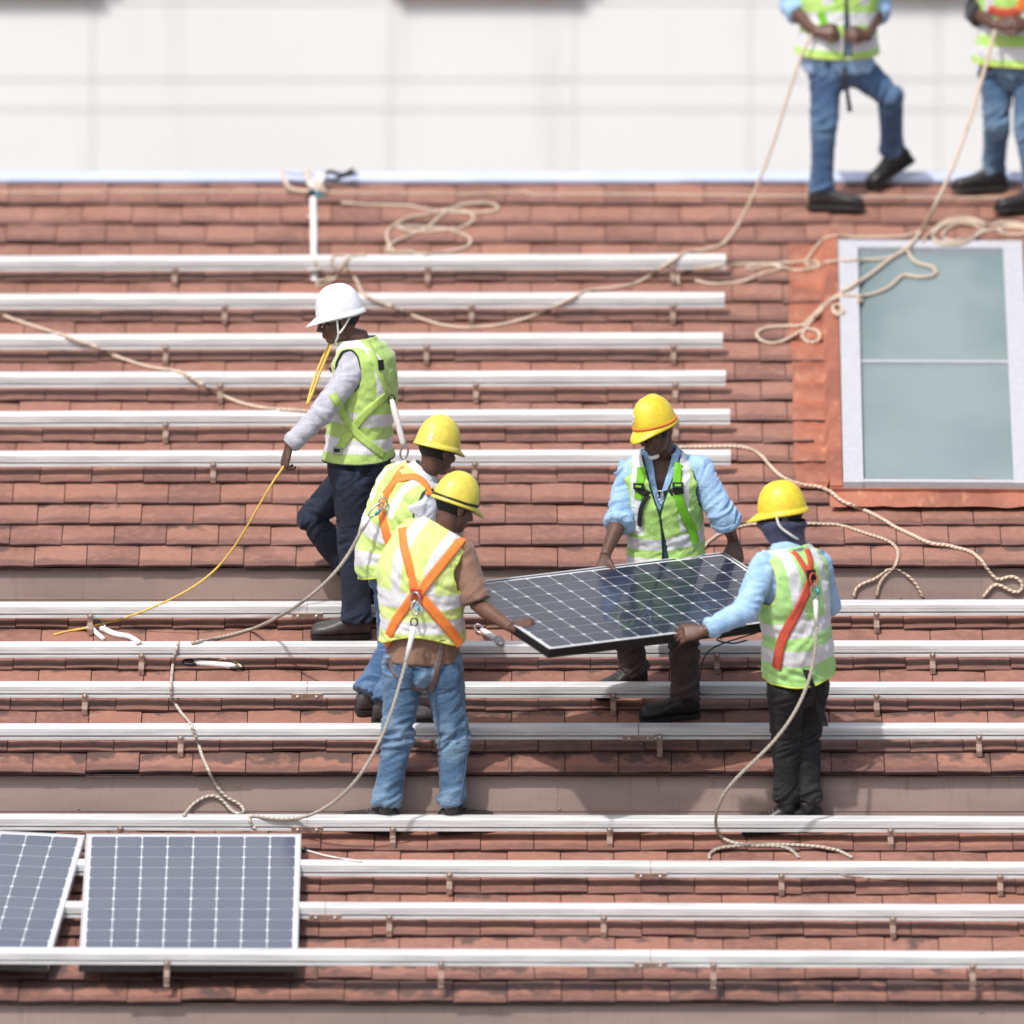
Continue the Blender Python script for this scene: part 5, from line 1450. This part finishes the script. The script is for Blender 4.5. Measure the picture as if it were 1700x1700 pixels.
rope('small loop of rope on the upper grey fascia, right of the masked man', [(1418, 993), (1420, 978), (1432, 970), (1455, 963), (1468, 950), (1480, 944), (1500, 952), (1520, 970), (1532, 993)], .0074)
K_ = lambda pts: Z(2.8333, 1200, 300, pts)
GY = Gp['Y']
rope('rope running from the top rails across the terracotta flashing and over the skylight top', [(1128, 474), (1122, 466), (1130, 454), (1160, 448), (1205, 442)] + K_([(60, 400), (100, 396), (250, 396), (390, 386), (455, 382), (462, 396), (420, 408), (385, 404), (395, 375), (425, 335), (460, 290), (510, 268), (620, 272), (760, 272), (880, 262), (960, 225)]), .0078)
rope('rope with a wavy end crossing the tiles left of the skylight and its top corner', K_([(-130, 480), (-60, 490), (0, 492), (100, 480), (160, 455), (220, 435), (280, 425), (250, 402), (200, 405), (150, 425), (95, 420)]) + K_([(130, 408), (220, 396), (290, 415), (350, 430), (430, 418), (500, 388), (620, 380), (760, 372), (830, 352), (880, 320)]), .0078)
rope('heavy rope rising from the flashing over the skylight to the man at the right edge', K_([(380, 690), (450, 620), (520, 560), (600, 510), (700, 445), (780, 380), (860, 330), (910, 280), (940, 230)]) + [(1548, 352, GY - .9), (1572, 310, GY - .6), (1596, 250, GY - .45), (1618, 180, GY - .32), (1636, 110, GY - .25), (1652, 50, GY - .2)], .0105)
rope('rope ending in two oval loops on the tiles beside the terracotta flashing', K_([(470, 590), (430, 650), (390, 700), (370, 740), (395, 765), (440, 765), (468, 738), (440, 708), (390, 702), (330, 735), (260, 768), (190, 765), (154, 735), (185, 702), (260, 692), (340, 690), (385, 682), (440, 640), (500, 580), (560, 545), (640, 550), (664, 570), (655, 582), (635, 575)]), .0080, it=2)
rope('small knot of rope on the left side member of the skylight', K_([(560, 600), (575, 620), (560, 640), (525, 635), (512, 610), (530, 588), (560, 595), (565, 618), (545, 632), (520, 615)]), .0078, it=1)
rope('rope kinked across the skylight glass', K_([(640, 552), (700, 540), (770, 515), (820, 475), (850, 445), (900, 460), (960, 458), (1003, 450), (1000, 415), (960, 405), (910, 395), (880, 360), (870, 330)]), .0095, it=2)
rope('coil of rope piled on the top edge of the skylight', K_([(940, 290), (990, 240), (1050, 195), (1130, 180), (1210, 195), (1235, 225), (1200, 265), (1120, 285), (1050, 290), (1030, 260), (1080, 215), (1160, 205), (1215, 230), (1180, 280), (1100, 305), (1020, 300), (985, 270), (1040, 210), (1140, 190), (1260, 215), (1340, 200), (1420, 215), (1480, 225)]), .0088, it=2)
rope('second strand of rope coiled above the skylight at the right edge', K_([(1180, 255), (1280, 235), (1360, 215), (1440, 235), (1400, 262), (1320, 255), (1290, 240), (1350, 225), (1500, 240)]), .0085, it=2)

# ---- tied gear
def thing_at(name, label, cat, px, py):
    r = empty(name, drape(px, py, .004)); tag(r, label, cat); return r
r = thing_at('webbing_strap', 'white webbing strap running straight down from the knot at the ridge', 'strap', 521, 460)
p = conv([(520, 330), (520, 345), (521, 380), (521, 420), (522, 468)], .006)
p = relax(p, 5); vs, fs = [], []
for q in p:
    for a, h in ((-.016, 0), (.016, 0), (.016, .005), (-.016, .005)): vs.append(q + VX * a + NRM * (h + .004))
for i in range(len(p) - 1):
    for k in range(4): a = i * 4 + k; b = i * 4 + (k + 1) % 4; fs.append((a, b, b + 4, a + 4))
mk('strap', vs, fs, M_WEB, r)
for y in (362, 448):
    q = drape(521, y, .012); t = tube([q - VX * .034, q + VX * .034], .0055, 6); mk('crossbar', t[0], t[1], M_WEB, r)
r = thing_at('rope_knot', 'bundle of knotted rope ends, straps and a teal clip tied over the ridge', 'knot', 522, 318)
def bit(name, pts, rad, mat, lift=.012): 
    p = relax(conv(pts, lift), 2); t = tube(catmull(p, .01), rad, 8); return mk(name, t[0], t[1], mat, r)
c0 = drape(522, 322, .02)
def loc(dx, dz, dy=0): return c0 + V((dx, dy, dz))
for i, (pts, rad, mat) in enumerate([
    ([loc(-.17, .10, .08), loc(-.13, .02, .0), loc(-.05, .0, -.01), loc(.0, .01, -.02)], .010, M_ROPE),
    ([loc(-.04, .10, .10), loc(-.02, .04, .02), loc(.02, .03, -.02), loc(.06, -.01, -.02)], .014, M_ROPE),
    ([loc(-.15, .09, .12), loc(-.08, .08, .10), loc(-.03, .09, .1), loc(.04, .06, .06)], .008, M_RIDGE),
    ([loc(.03, .07, .06), loc(.08, .09, .1), loc(.14, .075, .1), loc(.20, .10, .12)], .011, M_BLACKW),
    ([loc(.04, .06, .02), loc(.10, .055, .05), loc(.15, .07, .08), loc(.22, .08, .1)], .008, M_BFRAME),
    ([loc(.0, .05, 0), loc(.05, .08, .05), loc(.02, .03, -.01), loc(-.03, .04, 0), loc(.03, .0, -.02)], .013, M_WEB),
    ([loc(-.02, .0, -.02), loc(.02, -.02, -.02), loc(.05, -.035, -.02)], .012, M_TEAL),
    ([loc(.05, -.035, -.02), loc(.10, -.045, -.03), loc(.16, -.05, -.03)], .010, M_WEB),
    ([loc(-.03, -.02, -.02), loc(-.02, -.01, -.04), loc(-.01, .01, -.03)], .012, M_BLACKP)]):
    t = tube(catmull(pts, .012), rad, 8); mk(['rope_end', 'rope_end', 'strap_end', 'strap_end', 'strap_end', 'knot', 'clip', 'rope_sleeve', 'hook'][i], t[0], t[1], mat, r)
for (x0, y0, x1, y1), lab in (((305, 1103, 402, 1112), 'white lanyard with black hooks lying above the third rail of the middle slope'), ((792, 1042, 832, 1070), 'short white lanyard end hanging by the near corner of the carried panel')):
    r = thing_at('lanyard', lab, 'lanyard', (x0 + x1) / 2, (y0 + y1) / 2)
    a, b = drape(x0, y0, .02), drape(x1, y1, .02)
    t = tube([a.lerp(b, .18), a.lerp(b, .3), a.lerp(b, .8), a.lerp(b, .9)], [.010, .016, .016, .010], 10); mk('sleeve', t[0], t[1], M_WEB, r)
    for e, d in ((a, 1), (b, -1)):
        dd = (b - a).normalized() * d
        ring(r, 'hook', e + dd * .03, V((0, -.6, 1)), dd, .034, .018, .0055, M_STEEL if x0 > 700 else M_BLACKP, r)
    if x0 < 700:
        p = relax(conv([(305, 1100), (340, 1094), (380, 1097), (402, 1108)], .008), 2); t = tube(catmull(p, .01), .006, 6); mk('cord', t[0], t[1], M_ROPE, r)
r = thing_at('lanyard', 'pale lanyard with two white ends lying at the end of the yellow tape', 'lanyard', 170, 1050)
for i, pts in enumerate(([(150, 1040), (158, 1052), (172, 1064)], [(168, 1044), (190, 1056), (215, 1060), (230, 1070)])):
    p = relax(conv(pts, .012), 2); t = tube(catmull(p, .01), [.012, .015, .013][i % 3], 8); mk('sleeve', t[0], t[1], M_WEB, r)
p = conv([(142, 1048), (150, 1034), (165, 1032), (175, 1042)], .012); t = tube(catmull(p, .01), .006, 6); mk('hook', t[0], t[1], M_STEEL, r)
r = thing_at('cable', 'short white cable end beside the right edge of the square blue panel', 'cable', 520, 1420)
p = relax(conv([(500, 1412), (512, 1414), (540, 1422), (575, 1428), (600, 1432)], .006), 2); t = tube(catmull(p, .01), .005, 6); mk('cord', t[0], t[1], M_WEB, r)
t = tube([drape(500, 1416, .012), drape(508, 1408, .012)], .009, 8); mk('plug', t[0], t[1], M_BLACKP, r)
